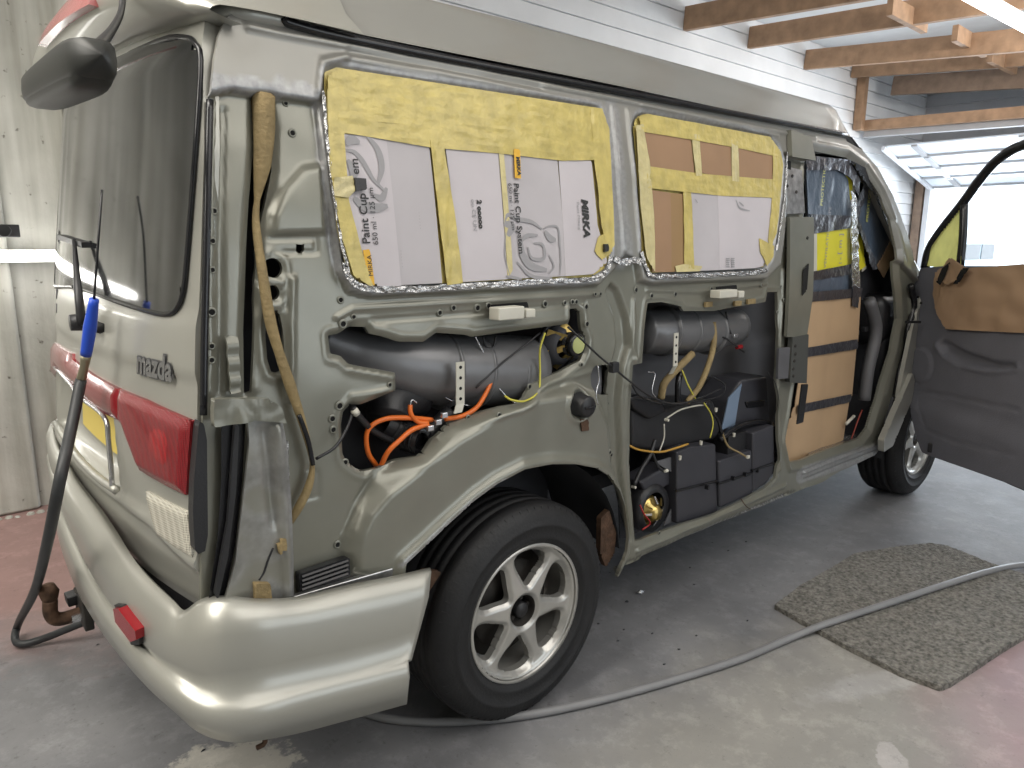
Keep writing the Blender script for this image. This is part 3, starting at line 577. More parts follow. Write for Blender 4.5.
# nose: bonnet, wings, front end
V = []; F = []; st = [(2.93, 1.18), (3.15, 1.08), (3.35, .98), (3.5, .86), (3.58, .66), (3.58, .36)]
for x, z in st: V += [(x, .03+max(0, x-3.3)*.35, z), (x, .25, z+.03), (x, .845, z+.05), (x, 1.35, z+.03), (x, 1.57-max(0, x-3.3)*.35, z)]
F = [(i*5+j, (i+1)*5+j, (i+1)*5+j+1, i*5+j+1) for i in range(5) for j in range(4)]; link('bonnet', V, F, SILVER, VAN)
for yy, nm in ((0, 1), (1.60, -1)):
    q = [(2.62, .42), (2.60, .62), (2.68, .95), (2.80, 1.2), (2.93, 1.18), (3.15, 1.08), (3.35, .98), (3.5, .86), (3.58, .66), (3.58, .36), (3.30, .36), (3.27, .5), (3.16, .62), (3.04, .69), (2.90, .71), (2.77, .67), (2.66, .57)]
    sheet('front_wing', q, [], .03, (lambda yy, nm: lambda a, b, h: np.stack([a, yy+nm*(.005+np.maximum(0, a-3.3)*.35)+nm*h, b], 1))(yy, nm), None, SILVER, VAN, .02)
link('windscreen', [(2.20, .16, 1.80), (2.20, 1.44, 1.80), (2.92, 1.53, 1.2), (2.92, .07, 1.2)], [(0, 1, 2, 3)], GLASS, VAN, False)
MB().bar((2.2, .17, 1.80), (2.90, .10, 1.20), .05, .05).build('windscreen_pillar', SILVER, VAN, bevel=.01)
# silver wing edge behind the front wheel arch
q = [on_y(*a_, -.015) for a_ in [(913, 373), (917, 388), (893, 446), (884, 452), (884, 440), (902, 398)]]
sheet('wing_edge', [(a_[0], a_[2]) for a_ in q], [], .012, lambda a, b, h: np.stack([a, -.015+h+0*a, b], 1), None, SILVER, VAN, .03)

# ---- rear: tailgate -------------------------------------------------------
TG = [(.055, .60), (.055, .72), (.058, 1.0), (.07, 1.3), (.09, 1.55), (.12, 1.72), (.14, 1.80), (.18, 1.83), (.30, 1.84), (.80, 1.84)]
TG = TG+[(1.60-a_, b_) for a_, b_ in TG[::-1][1:]]+[(1.4, .60), (.845, .60), (.4, .60)]
gpx = [(204, 36), (196, 34), (160, 40), (120, 56), (90, 82)]
GL = RP([(206, 42), (203, 36), (190, 34), (160, 39), (124, 53)]); GLr = [(.15, 1.745)]+[(.20, 1.775), (.3, 1.785), (.845, 1.80)]
GB = RP([(205, 60), (202, 120), (196, 200), (191, 262), (188, 290), (183, 305), (176, 313), (165, 314), (145, 309), (120, 301), (90, 290), (64, 278)])
GLASSP = [(.845, 1.80), (.32, 1.787), (.19, 1.775), (.145, 1.755)]+GB[:-1]+[(.845, 1.245)]
GLASSP = GLASSP+[(1.60-a_, b_) for a_, b_ in GLASSP[::-1][1:-1]]
REC = [(.47, .972), (.43, .80), (.80, .80), (1.21, .80), (1.22, .975)]
def rdisp(P):
    h = feat(P, 'zone', REC, .055, .018)+feat(P, 'rim', REC, -.008, .010, .018)
    h += feat(P, 'line', [(.05, .60), (.4, .60), (1.6, .60)], .012, .02)
    h += feat(P, 'line', [(.06, .72), (.25, .765), (.45, .775), (1.2, .775), (1.6, .72)], -.012, .012)
    h += .02*smooth((.735-P[:, 1])/.10)-.006*smooth((P[:, 1]-1.09)/.03)*smooth((1.25-P[:, 1])/.05)
    return h
sheet('tailgate', TG, [], .011, rear_pos(-.004), rdisp, SILVER, VAN, .03)
sheet('rear_window', GLASSP, [], .02, rear_pos(-.010), None, GLASS, VAN, .004)
# glass rubber surround
gp = [np.array([float(xr(a_, b_))-.008, a_, b_]) for a_, b_ in GLASSP+[GLASSP[0]]]; MB().tube(gp, .006, 6, 3, False).build('window_seal', BLACKG, VAN, True)
# body pillar behind the gap
sheet('rear_pillar', [(.085, .62), (.085, 1.0), (.095, 1.3), (.125, 1.5), (.16, 1.72), (.20, 1.72), (.17, 1.5), (.14, 1.3), (.13, 1.0), (.13, .62)], [], .010, rear_pos(.035), None, BLACKG, VAN, .02)
sheet('rear_valance', [(.05, .36), (.05, .66), (.80, .68), (1.55, .66), (1.55, .36)], [], .03, rear_pos(.03), None, BLACK, VAN, .02)
sheet('inner_corner', [(-.835, .50), (-.83, .70), (-.40, .66), (-.40, .50)], [], .03, side_pos(.045), None, BLACK, VAN, .01)
MB().tube([(-.735, .150, 1.812), (-.70, .138, 1.822), (-.65, .130, 1.826), (-.56, .130, 1.828), (-.50, .135, 1.83)], .030, 12, 6, rs=[.010, .024, .028, .022, .008]).build('roof_corner_joint', SILVER, VAN, True)
MB().tube([on_side(210, 100, .012), on_side(208.5, 160, .012), on_side(206.5, 250, .012), on_side(204.5, 340, .012), on_side(203.5, 415, .012)], .0075, 8, 6).build('tailgate_gap_strip', BLACKG, VAN, True)  # black tube stands in for the dark gap along the tailgate edge
# lamps
bl = RP([(197, 420), (192, 494), (175, 486), (145, 469), (140, 456), (130, 429), (125, 420), (125, 389), (150, 399)])
def pil(P_, poly, d=.010, w_=.02):
    dd, _ = pdist(P_, poly); return -d*smooth(dd/w_)
tl = sheet('tail_lamp', bl, [], .007, rear_pos(-.012), lambda P: pil(P, bl), REDL, VAN, .016)
core = rounded(RP([(160, 418), (182, 424), (181, 472), (166, 466), (155, 445)]), 1); sheet('lamp_bulb_zone', core, [], .01, rear_pos(-.0205), lambda P: pil(P, core, .003, .03), REDH, tl, .004)
bd = RP([(125, 389), (125, 420), (110, 413), (85, 393)])+[(.80, .985), (1.15, .99)]
bd = bd+[(1.2, .97), (1.54, .9), (1.55, 1.02), (1.25, 1.055), (.84, 1.068)]+RP([(75, 357), (100, 376)])
sheet('red_garnish', bd, [], .012, rear_pos(-.012), lambda P: pil(P, bd), REDG, VAN, .014)
gt = [np.array([float(xr(y, z))-.016, y, z]) for y, z in [(1.2, .985), (.845, .982)]+RP([(85, 395), (111, 415), (116, 440), (120, 487)])]
MB().tube(gt, .006, 6, 4).build('recess_trim', CHROME, VAN, True)
gt = [np.array([float(xr(y, z))-.014, y, z]) for y, z in [(1.25, .795), (.845, .795), (.6, .79), (.43, .793)]]; MB().tube(gt, .010, 8, 4).build('recess_lip', SILVER, VAN, True)
cl = RP([(150, 490), (192, 511), (197, 556), (178, 546), (162, 534)]); sheet('reversing_lamp', cl, [], .007, rear_pos(-.010), lambda P: pil(P, cl, .006, .01), CLEARL, VAN, .012)
q = [on_y(*a_, .035) for a_ in [(199, 421), (204, 424), (207, 440), (208, 535), (205, 552), (201, 557), (195, 550), (193, 512), (194, 480)]]
sheet('lamp_side_trim', [(a_[0], a_[2]) for a_ in q], [], .01, lambda a, b, h: np.stack([a, .035+h+0*a, b], 1), None, BLACK, VAN, .03)
# number plate
pz = [(.52, .955), (.52, .83), (1.04, .83), (1.04, .955)]; YP = mat('yellow_plate', (.78, .60, .12), .4)
sheet('number_plate', pz, [], .02, rear_pos(.040), None, YP, VAN, .004)
# emblem lettering
def rear_text(name, s, m, par, px, py, size, off=-.016, sx=1, **k):
    y0, z0 = R(px, py); return text_mesh(name, s, m, par, lambda u, v: np.stack([xr(y0-u*sx, z0+v)+off, y0-u*sx, z0+v], 1), size, **k)
EMB = mat('emblem_grey', (.13, .13, .135), .35, .5); EMB2 = mat('emblem_bright', (.34, .34, .35), .25, .8)
def boxed(name, y0, z0, w_, h_, off, m, par, th=.006):
    return sheet(name, [(y0, z0), (y0-w_, z0), (y0-w_, z0+h_), (y0, z0+h_)], [], .01, rear_pos(off), None, m, par, th)
y0, z0 = R(144, 370)
em = rear_text('maker_emblem', 'mazda', EMB, VAN, 143, 371, .070, -.012, .93, bold=.0055)
e2 = rear_text('maker_emblem', 'mazda', EMB2, VAN, 143, 371, .070, -.014, .93, bold=.0022)
bp_ = RP([(157, 587), (184, 611), (186, 622), (159, 600)]); bdg = sheet('model_badge', bp_, [], .008, rear_pos(-.006), None, BLACKG, VAN, .005)
rear_text('badge_lettering', 'C·A·R·E·T', mat('gold_print', (.5, .4, .2), .4, .6), bdg, 160, 598, .022, -.014, 1.0)
for py in (298, 312): b_ = on_rear(60, py); boxed('side_badge', b_[1], b_[2], .03, .028, -.012, EMB, VAN)
# spoiler / high brake lamp
V = []; F = []; ny = 29; ns = 9
for i in range(ny):
    y = .08+(1.60-.16)*i/(ny-1); t = abs(y-.80)/.72; e = smooth((1-t)/.22)
    zb = 1.800+.02*(1-t*t); xb = float(xr(y, 1.8))
    pr = [(xb+.03, zb-.01), (xb-.015-.02*e, zb), (xb-.03-.05*e, zb+.025*e+.005), (xb-.025-.065*e, zb+.05*e+.012), (xb-.01-.05*e, zb+.09*e+.018), (xb+.02-.03*e, zb+.13*e+.02), (xb+.07, zb+.165*e+.022), (xb+.16, zb+.185*e+.022), (xb+.30, zb+.19*e+.02)]
    V += [(a_, y, b_) for a_, b_ in pr]
F = [(i*ns+j, i*ns+j+1, (i+1)*ns+j+1, (i+1)*ns+j) for i in range(ny-1) for j in range(ns-1)]
spo = link('rear_spoiler', V, F, SILVER, VAN)
hb_ = MB(); lamp = []
for y in np.linspace(.40, .88, 9):
    t = abs(y-.80)/.72; xb = float(xr(y, 1.8)); zb = 1.80+.02*(1-t*t); lamp.append([(xb-.103, zb+.045), (xb-.085, zb+.085), (xb-.062, zb+.118), (xb-.03, zb+.118), (xb-.05, zb+.04)])
V = [(a_, y, b_) for y, r_ in zip(np.linspace(.40, .88, 9), lamp) for a_, b_ in r_]; F = [(i*5+j, i*5+(j+1) % 5, (i+1)*5+(j+1) % 5, (i+1)*5+j) for i in range(8) for j in range(5)]+[(4, 3, 2, 1, 0), (40, 41, 42, 43, 44)]
link('high_brake_lamp', V, F, PINKL, spo, False)
# rear blind-spot mirror on its arm
mc = np.array([-1.02, .33, 1.70])
A_ = on_x(63, 78, -1.02); mc = A_
def on_pl(px, py, x): return on_x(px, py, x)
ax_l = on_x(30, 98, -1.02); ax_r = on_x(100, 56, -1.02); dl = (ax_r-ax_l); dl /= np.linalg.norm(dl)
arm0 = on_rear(118, 30, -.04); arm_end = on_x(96, 50, -1.01)
MB().tube([on_x(123, -8, -.86), on_x(121, 12, -.88), on_x(112, 30, -.93), arm_end], .009, 8, 6, rs=[.006, .006, .007, .010]).build('mirror_arm', BLACK, VAN, True)
ln = np.linalg.norm(ax_r-ax_l); up_ = np.array([0, 0, 1.]); nrm = np.cross(dl, up_); nrm /= np.linalg.norm(nrm); up2 = np.cross(nrm, dl)
V = []; F = []; K = 16; NN = 14
for i in range(K):
    s = -1+2*i/(K-1); sc_ = (1-abs(s)**5)**.4*(1.0 if s > -.2 else 1.0)+.02; c = mc+dl*s*ln*.46
    hh = .030*sc_*(1.0+.12*s); dd_ = .034*sc_
    for j in range(NN):
        t = 2*math.pi*j/NN; ct, st_ = math.cos(t), math.sin(t); e = .55
        V.append(c+up2*hh*np.sign(st_)*abs(st_)**e+nrm*dd_*np.sign(ct)*abs(ct)**e)
F = [(i*NN+j, i*NN+(j+1) % NN, (i+1)*NN+(j+1) % NN, (i+1)*NN+j) for i in range(K-1) for j in range(NN)]+[tuple(range(NN))[::-1], tuple(range((K-1)*NN, K*NN))]
MIRB = mat('mirror_shell', (.020, .021, .019), .5); mi = link('rear_mirror', V, F, MIRB, VAN)
V2 = [mc+(np.array(v)-mc)*.93-up2*.010 for v in V]; link('mirror_rim', V2, F, MIRB, mi)
# wiper
P = lambda a_, b_, o_: on_rear(a_, b_, -o_)
wp = MB().tube([P(82, 325, .04), P(78, 290, .045), P(74, 240, .03)], .008, 6, 4, rs=[.012, .010, .005]).build('wiper_arm', BLACK, VAN, True)
MB().bar(P(61, 237, .02), P(86, 245, .02), .02, .014).build('wiper_blade', BLACK, wp)
MB().lathe([(0, -.03), (.02, -.03), (.022, 0)], tuple(P(84, 322, .03)), 'x', 12).tube([P(84, 322, .03), P(100, 328, .02)], .014, 8, 1).build('wiper_hub', BLACK, wp, True)

# ---- rear lower corner: torn inner corner piece -----------------------------
q = [(244, 412), (262, 398), (278, 415), (284, 450), (289, 520), (291, 600), (262, 606), (220, 604), (233, 560), (240, 500), (246, 440)]
def cdisp(P):
    h = np.array([noise.noise(Vector((a*22, b*10, 1))) for a, b in P])*.006
    return h+feat(P, 'line', SP([(272, 425), (280, 500), (285, 600)]), -.014, .008)+feat(P, 'line', SP([(262, 430), (272, 520)]), .01, .01)
def cz(P):
    n_ = np.array([noise.noise(Vector((a*14, b*14, 9))) for a, b in P]); z = np.zeros((len(P), 3)); z[:, 0] = .3; z[:, 1] = .45*smooth((n_+.25)*3); z[:, 2] = .25*smooth((n_-.05)*4)
    d, _ = pdist(P, SP([(262, 398), (278, 415), (284, 450), (289, 520), (291, 600)]), False); z[:, 1] = np.maximum(z[:, 1], .8*smooth((.014-d)/.006)); return z
sheet('torn_corner_skin', SP(q), [], .008, side_pos(-.018), cdisp, PAINT, VAN, .010, cz)
side_patch('corner_gap_shade', [(222, 424), (246, 424), (243, 480), (236, 545), (224, 604), (209, 602), (218, 540), (222, 480)], BLACKG, VAN, .004, thick=.0)  # flat black patch paints the shade in the gap beside the torn skin
side_patch('gap_seal', [(233, 424), (237, 424), (234, 490), (226, 555), (216, 598), (213, 592), (226, 520)], BLACK, VAN, -.012, thick=.012)
side_patch('bent_flange', [(207, 396), (262, 396), (274, 404), (279, 420), (250, 417), (208, 424)], INNER, VAN, -.035, disp=wrinkle(.014, 30, 20, 4), thick=.02)
side_patch('hinge_strip', [(226, 336), (238, 336), (241, 392), (231, 394)], INNER, VAN, .004, disp=lambda P: -.008*abs(np.sin(P[:, 1]*90)), thick=.008)
side_patch('foam_block', [(249, 578), (264, 578), (266, 598), (250, 600)], FOAMT, VAN, -.035, thick=.02)
side_patch('foam_block', [(272, 540), (279, 530), (281, 545), (274, 550)], FOAMT, VAN, -.034, thick=.012)
wire('loose_lead', [(273, 548, 0), (268, 560, 0), (264, 572, 0), (259, 580, 0)], .0025, BLACK, VAN)
# vent grille above the bumper
vg = side_patch('side_vent', [(299, 574), (349, 557), (350, 576), (300, 594)], BLACK, VAN, -.002, thick=.02)
for k in range(4): MB().tube([on_side(302, 577+k*4.3, -.006), on_side(348, 561+k*4.3, -.006)], .0035, 4, 1).build('vent_slat', BLACKG, vg)
# yellowed rubber hose down the pillar
MB().tube([on_side(*a_, b_) for *a_, b_ in [(263, 96, .02), (264, 130, .02), (262, 165, .025), (257, 200, .03), (256, 225, .03), (262, 270, .0), (270, 320, -.0), (279, 352, -.0), (290, 385, -.002), (303, 425, -.004), (312, 462, -.002), (309, 485, 0), (300, 505, .0), (290, 522, .01)]], .013, 8, 6, rs=[.024, .022, .018, .006, .008, .010, .012, .010, .012, .008, .005, .009, .010, .008]).build('tan_drain_tube', FOAMT, VAN, True)
wire('taped_bend', [(299, 415, .005), (308, 440, .005), (313, 465, .005)], .005, BLACKG, VAN)

# ---- bumper ----------------------------------------------------------------
rows = [  # px polyline along the bumper, outward offset
    ([(78, 487), (100, 515), (122, 545), (150, 577), (176, 602), (187, 614), (205, 603), (225, 601), (262, 604), (300, 601), (350, 589), (395, 580), (430, 572)], .012),
    ([(72, 482), (94, 515), (116, 550), (142, 588), (168, 612), (183, 622), (202, 609), (225, 606), (262, 608), (300, 605), (350, 593), (395, 584), (430, 575)], .030),
    ([(66, 490), (88, 530), (110, 570), (135, 605), (160, 634), (180, 642), (203, 640), (228, 634), (262, 630), (300, 625), (350, 616), (395, 607), (426, 596)], .042),
    ([(63, 500), (84, 548), (104, 584), (132, 621), (158, 648), (180, 661), (205, 671), (228, 668), (262, 664), (300, 656), (350, 645), (395, 634), (418, 625)], .045),
    ([(62, 506), (82, 555), (101, 592), (130, 631), (158, 660), (180, 679), (207, 697), (230, 701), (262, 698), (300, 687), (350, 675), (395, 664), (409, 660)], .040),
    ([(61, 507), (81, 557), (100, 595), (129, 635), (157, 664), (180, 684), (206, 701), (230, 706), (262, 702), (300, 691), (350, 679), (395, 667), (407, 663)], .052),
    ([(61, 513), (79, 563), (98, 601), (126, 641), (154, 673), (180, 698), (205, 713), (232, 718), (262, 715), (300, 705), (350, 692), (395, 679), (407, 675)], .055),
    ([(62, 532), (78, 580), (99, 618), (125, 653), (153, 684), (178, 706), (203, 727), (233, 736), (262, 734), (300, 727), (350, 714), (395, 702), (406, 699)], .048),
    ([(64, 528), (82, 574), (104, 612), (130, 646), (158, 678), (183, 700), (208, 718), (236, 727), (264, 725), (302, 718), (350, 706), (395, 695), (406, 692)], .02)]
G = []
for pts, off in rows:
    r_ = [on_bump(a_, b_, off) for a_, b_ in pts]
    e = r_[0]; zc = e[2]; ext = []
    for y in np.linspace(1.60, max(e[1]+.12, .95), 6): ext.append(np.array([float(xr(min(y, 1.57), .6))-off*.45+(.06 if y > 1.55 else 0), y, zc]))
    r_ = [np.array([-.35, 1.70+off, zc]), np.array([-.75, 1.70+off, zc])]+ext+r_; G.append(spline(r_, 5))
V = np.concatenate(G); n = len(G[0]); F = [(i*n+j, i*n+j+1, (i+1)*n+j+1, (i+1)*n+j) for i in range(len(G)-1) for j in range(n-1)]
bu = link('rear_bumper', V, F, SILVER, VAN)
md = bu.modifiers.new('thick', 'SOLIDIFY'); md.thickness = .012; md.offset = -1
# reflector
P = lambda a_, b_, o_=.075: on_bump(a_, b_, o_)
rf = [P(113, 609), P(118, 609), P(135, 631), P(136, 640), P(130, 642), P(115, 622)]
V = [tuple(p_) for p_ in rf]+[tuple(p_+np.array([.035, .01, 0])) for p_ in rf]; F = [(0, 1, 2, 3, 4, 5), tuple(range(6, 12))[::-1]]+[(i, (i+1) % 6, (i+1) % 6+6, i+6) for i in range(6)]
link('bumper_reflector', V, F, REDR, VAN, False)
rf = [P(114, 605, .066), P(121, 606, .066), P(139, 632, .066), P(139, 645, .066), P(131, 645, .066)]
V = [tuple(p_) for p_ in rf]+[tuple(p_+np.array([.03, .01, 0])) for p_ in rf]; F = [(0, 1, 2, 3, 4), tuple(range(5, 10))[::-1]]+[(i, (i+1) % 5, (i+1) % 5+5, i+5) for i in range(5)]
link('reflector_bracket', V, F, BLACK, VAN, False)
# bumper end strip
MB().bar(on_side(292, 600, -.01), on_side(399, 569, -.01), .016, .022).build('bumper_flange', BARE, VAN, bevel=.003)
side_patch('arch_liner_edge', [(424, 577), (432, 573), (446, 575), (430, 600), (418, 640), (410, 668), (408, 640)], RUST, VAN, .02, thick=.02)
# tow bar
tb = empty('tow_bar', (0, 0, 0)); tb.parent = VAN
b0 = on_y(49, 592, .80); MB().lathe([(0, .025), (.015, .022), (.025, 0), (.02, -.02), (.014, -.028)], tuple(b0), 'z', 16).build('tow_ball', RUST, tb, True)
MB().tube([on_y(50, 600, .8), on_y(51, 614, .8), on_y(60, 619, .8), on_y(85, 612, .8)], .019, 10, 6).build('tow_neck', RUST, tb, True)
MB().bar(on_y(66, 600, .84), on_y(90, 592, .84), .05, .03).build('socket_bracket', BLACK, tb, bevel=.004)
c = on_y(84, 608, .80); MB().box(c-(.012, .06, .045), c+(.012, .06, .045)).build('tow_plate', BRAKE, tb, bevel=.004)
c2 = on_y(80, 617, .78); MB().lathe([(0, -.02), (.011, -.02), (.011, .02)], tuple(c2), 'x', 6).build('tow_bolt', CHROME, tb)
MB().bar((c[0], .8, c[2]), (-.7, .8, c[2]+.03), .05, .05).build('tow_beam', BLACK, tb)
# hanging bolt below the bumper
c = on_bump(265, 742, -.05); MB().tube([c+(0, 0, .05), c, c+(-.02, 0, -.005)], .006, 6, 3).build('hanging_bolt', RUST, VAN, True)

# ---- wheels ----------------------------------------------------------------
def wheel(cx, cy, r, phase, flip=1):
    cz = r; c = (cx, cy, cz)
    rd = .198
    wins = []
    for k in range(6):
        a0 = phase+math.radians(60*k+30); pts = []
        for rr, da in ((.181, .22), (.184, 0), (.181, -.22), (.172, -.38), (.145, -.40), (.105, -.27), (.078, -.12), (.074, 0), (.078, .12), (.105, .27), (.145, .40), (.172, .38)):
            pts.append((cx+rr*math.cos(a0+da), cz+rr*math.sin(a0+da)))
        wins.append(rounded(pts, 1))
    hub = [(cx+.047*math.cos(t), cz+.047*math.sin(t)) for t in np.linspace(0, 2*math.pi, 24, endpoint=False)]
    outr = [(cx+rd*math.cos(t), cz+rd*math.sin(t)) for t in np.linspace(0, 2*math.pi, 72, endpoint=False)]
    def dsp(P):
        rr = np.hypot(P[:, 0]-cx, P[:, 1]-cz); h = .012*smooth((rr-.05)/.08)*smooth((.20-rr)/.03)
        d = np.full(len(P), 1.)
        for w_ in wins+[hub]: e, _ = pdist(P, w_); d = np.minimum(d, e)
        return .004+h*.4+.010*(1-smooth(d/.012))-.006*smooth((rr-.186)/.008)
    rim = sheet('wheel', outr, wins+[hub], .0045, lambda a, b, h: np.stack([a, cy+flip*h, b], 1), dsp, ALLOY, VAN, .022)
    MB().lathe([(.199, -.008), (.207, -.010), (.209, -.004), (.203, .000), (.198, .012), (.190, .09), (.185, .17), (.205, .19)][::1] if flip > 0 else [(.199, .008), (.207, .010), (.209, .004), (.2, -.004), (.185, -.03), (.178, -.09), (.185, -.17), (.205, -.19)], c, 'y', 64).build('rim_barrel', ALLOY, rim, True)
    f = flip
    prof = [(.207, -.006), (.222, -.016), (.228, -.021), (.233, -.018), (.25, -.024), (.262, -.025), (.266, -.028), (.270, -.025), (.285, -.022), (r-.02, -.010), (r-.007, .003), (r-.001, .018)]
    gy = [.045, .08, .115, .15]
    for g in gy: prof += [(r, g-.006), (r-.009, g-.004), (r-.009, g+.002), (r, g+.004)]
    prof += [(r-.001, .178), (r-.012, .195), (.28, .215), (.23, .208), (.205, .19)]
    prof = [(a_, b_*f) for a_, b_ in prof]
    ty = MB().lathe(prof, c, 'y', 96).build('tyre', RUB, rim, True)
    # sidewall rings + tread blocks edge
    sb = MB()
    for k in range(72):
        t = 2*math.pi*k/72; d = np.array([math.cos(t), 0, math.sin(t)]); p1 = np.array(c)+d*(r-.024)+np.array([0, -.0105*f, 0]); p2 = np.array(c)+d*(r-.0105)+np.array([0, -.0005*f, 0])
        sb.bar(p1, p2, .004, .0035, up=(-math.sin(t), 0, math.cos(t)))
    tag(sb.build('tread_edge', RUB, rim), kind='stuff')
    MB().lathe([(.0, .055*f), (.043, .055*f), (.044, .02*f), (.047, .012*f)], c, 'y', 24).build('hub_bore', BRAKE, rim, True)
    MB().lathe([(0, .012*f), (.02, .014*f), (.0235, .02*f), (.0235, .055*f)], c, 'y', 20).build('hub_cap', BLACK, rim, True)
    for k in range(5):
        t = phase+2*math.pi*k/5+.3; MB().lathe([(0, .030*f), (.0075, .030*f), (.0085, .034*f), (.0085, .055*f)], (cx+.033*math.cos(t), cy, cz+.033*math.sin(t)), 'y', 6).build('lug_nut', BRAKE, rim)
    MB().lathe([(.05, .07*f), (.135, .07*f), (.135, .085*f), (.05, .085*f)], c, 'y', 40).build('brake_disc', BRAKE, rim, True)
    MB().lathe([(0, .10*f), (.17, .10*f), (.17, .13*f)], c, 'y', 30).build('backing_plate', BRAKE, rim, True)
    return rim
wheel(0.0, .0, .326, -.20); wheel(2.92, .0, .326, .25)
wheel(0.0, 1.60, .326, 0, -1); wheel(2.92, 1.60, .326, 0, -1)
# inner arch (tunnel) : dark liner behind the tyre
V = []; F = []; nA = 20
for i in range(nA):
    t = math.pi*(.03+.99*i/(nA-1))
    for y in (.035, .12, .34): V.append((.02+.43*math.cos(t), y, .34+.43*math.sin(t)))
F = [(i*3+j, (i+1)*3+j, (i+1)*3+j+1, i*3+j+1) for i in range(nA-1) for j in range(2)]
link('wheel_arch_liner', V, F, DARK, VAN)
MB().box((-.42, .33, .42), (.40, .35, .8)).build('arch_back_wall', DARK, VAN)
side_patch('rusty_arch_end', [(606, 520), (614, 512), (621, 535), (619, 556), (611, 570), (605, 556)], RUST, VAN, .02, thick=.02)
V = []; 
for i in range(14):
    t = math.pi*(-.05+1.1*i/13)
    for y in (.03, .34): V.append((2.92+.40*math.cos(t), y, .34+.40*math.sin(t)))
link('wheel_arch_liner', V, [(i*2, i*2+2, i*2+3, i*2+1) for i in range(13)], DARK, VAN)

# ---- behind the openings ----------------------------------------------------
plane_patch('interior_shade_liner', [(318, 300), (600, 290), (600, 420), (560, 440), (470, 480), (330, 500)], DARK, VAN, .26, .03)  # liner sheets coloured dark so the van interior reads as shade
plane_patch('interior_shade_liner', [(235, 100), (330, 100), (330, 420), (235, 420)], DARK, VAN, .24, .03)
plane_patch('inner_trim_panel', [(620, 285), (790, 280), (790, 425), (620, 440)], GREYP, VAN, .30, .03, disp=lambda P: .03*smooth((P[:, 1]-.93)/.02)-.012*np.exp(-((P[:, 1]-.86)/.01)**2))
plane_patch('interior_shade_liner', [(615, 400), (800, 400), (800, 462), (620, 540)], DARK, VAN, .33, .03)
# grey ducts
def P3(px, py, y): return on_y(px, py, y)
d1 = MB().tube([P3(318, 338, .20), P3(350, 350, .19), P3(390, 362, .175), P3(430, 368, .165), P3(480, 370, .16), P3(528, 370, .16)], .09, 28, 8, rs=[.05, .062, .085, .098, .102, .102]).build('grey_air_duct', GREYL, VAN, True)
for px in (440, 472, 505): MB().tube([P3(px-1, 371, .163), P3(px+2, 371, .163)], .106, 28, 1).build('duct_rib', GREYL, d1, True)
d2 = MB().tube([P3(640, 332, .20), P3(665, 331, .18), P3(700, 330, .17), P3(735, 326, .18)], .075, 24, 8, rs=[.078, .086, .084, .07]).build('grey_air_duct', GREYL, VAN, True)
for px in (662, 682, 708): MB().tube([P3(px-.8, 331, .175), P3(px+.8, 331, .175)], .092, 24, 1).build('duct_rib', GREYL, d2, True)
MB().tube([P3(388, 418, .13), P3(392, 402, .15), P3(418, 396, .17)], .055, 18, 6).build('black_sleeve', BLACK, VAN, True)
fx = MB().tube([P3(385, 425, .14), P3(402, 435, .12), P3(421, 441, .075)], .036, 18, 6, False).build('flexible_duct', BLACK, VAN, True)
for k in range(6): p_ = spline([P3(385, 425, .14), P3(402, 435, .12), P3(421, 441, .075)], 4)[k+2]; q_ = spline([P3(385, 425, .14), P3(402, 435, .12), P3(421, 441, .075)], 4)[k+1]; MB().tube([p_, p_+(q_-p_)*.25], .039, 18, 1).build('duct_ring', BLACK, fx, True)
e_ = P3(421, 441, .070); MB().lathe([(.022, 0), (.034, -.002), (.038, .004), (.036, .03)], tuple(e_), 'y', 20).lathe([(0, .02), (.024, .02)], tuple(e_), 'y', 20).build('duct_mouth', BLACKG, fx, True)
MB().tube([P3(425, 440, .1), P3(438, 424, .1), P3(450, 412, .1)], .022, 10, 5).build('black_hose', BLACK, VAN, True)
# orange cables
wire('orange_cable', [(378, 468, .09), (368, 452, .07), (368, 430, .06), (385, 419, .055), (410, 418, .055), (432, 420, .06)], .0065, ORANGE, VAN)
wire('orange_cable', [(380, 468, .07), (388, 452, .05), (400, 440, .045), (412, 430, .045), (428, 424, .05)], .0065, ORANGE, VAN)
wire('orange_cable', [(445, 419, .05), (462, 416, .05), (476, 408, .05), (485, 395, .06), (492, 380, .07)], .0065, ORANGE, VAN)
wire('orange_cable', [(428, 423, .05), (418, 422, .05), (411, 414, .05), (410, 405, .055)], .006, ORANGE, VAN)
wire('grey_wire', [(410, 406, .055), (412, 400, .055), (417, 403, .055)], .002, CHROME, VAN)
for a_ in ((438, 422), (444, 415), (430, 428)): c = P3(*a_, .04); MB().box(c-(.009, .006, .007), c+(.009, .006, .007)).build('connector', CHROME, VAN, bevel=.002)
wire('black_wire', [(316, 459, .01), (335, 447, .01), (346, 430, .02), (352, 414, .04), (352, 406, .05)], .0035, BLACK, VAN)
wire('black_cable', [(353, 408, .04), (362, 420, .05), (375, 432, .07), (392, 441, .09)], .008, BLACK, VAN); wire('white_sleeve', [(354, 410, .034), (357, 414, .036)], .009, WHITEP, VAN)
wire('black_cable', [(476, 388, .06), (500, 365, .06), (525, 345, .06), (540, 333, .07)], .0028, BLACK, VAN); wire('thin_wire', [(475, 336, .08), (482, 350, .08), (493, 370, .08), (497, 385, .07), (508, 398, .06), (515, 403, .03)], .0022, CHROME, VAN)
wire('yellow_green_wire', [(545, 333, .05), (540, 350, .05), (540, 375, .05), (538, 392, .03), (525, 401, .01), (512, 400, .005), (505, 396, .03)], .003, YCAB, VAN)
wire('thin_wire', [(440, 395, .1), (455, 402, .09), (470, 406, .08)], .0015, CHROME, VAN); wire('thin_wire', [(448, 392, .1), (458, 404, .09)], .0015, CHROME, VAN)
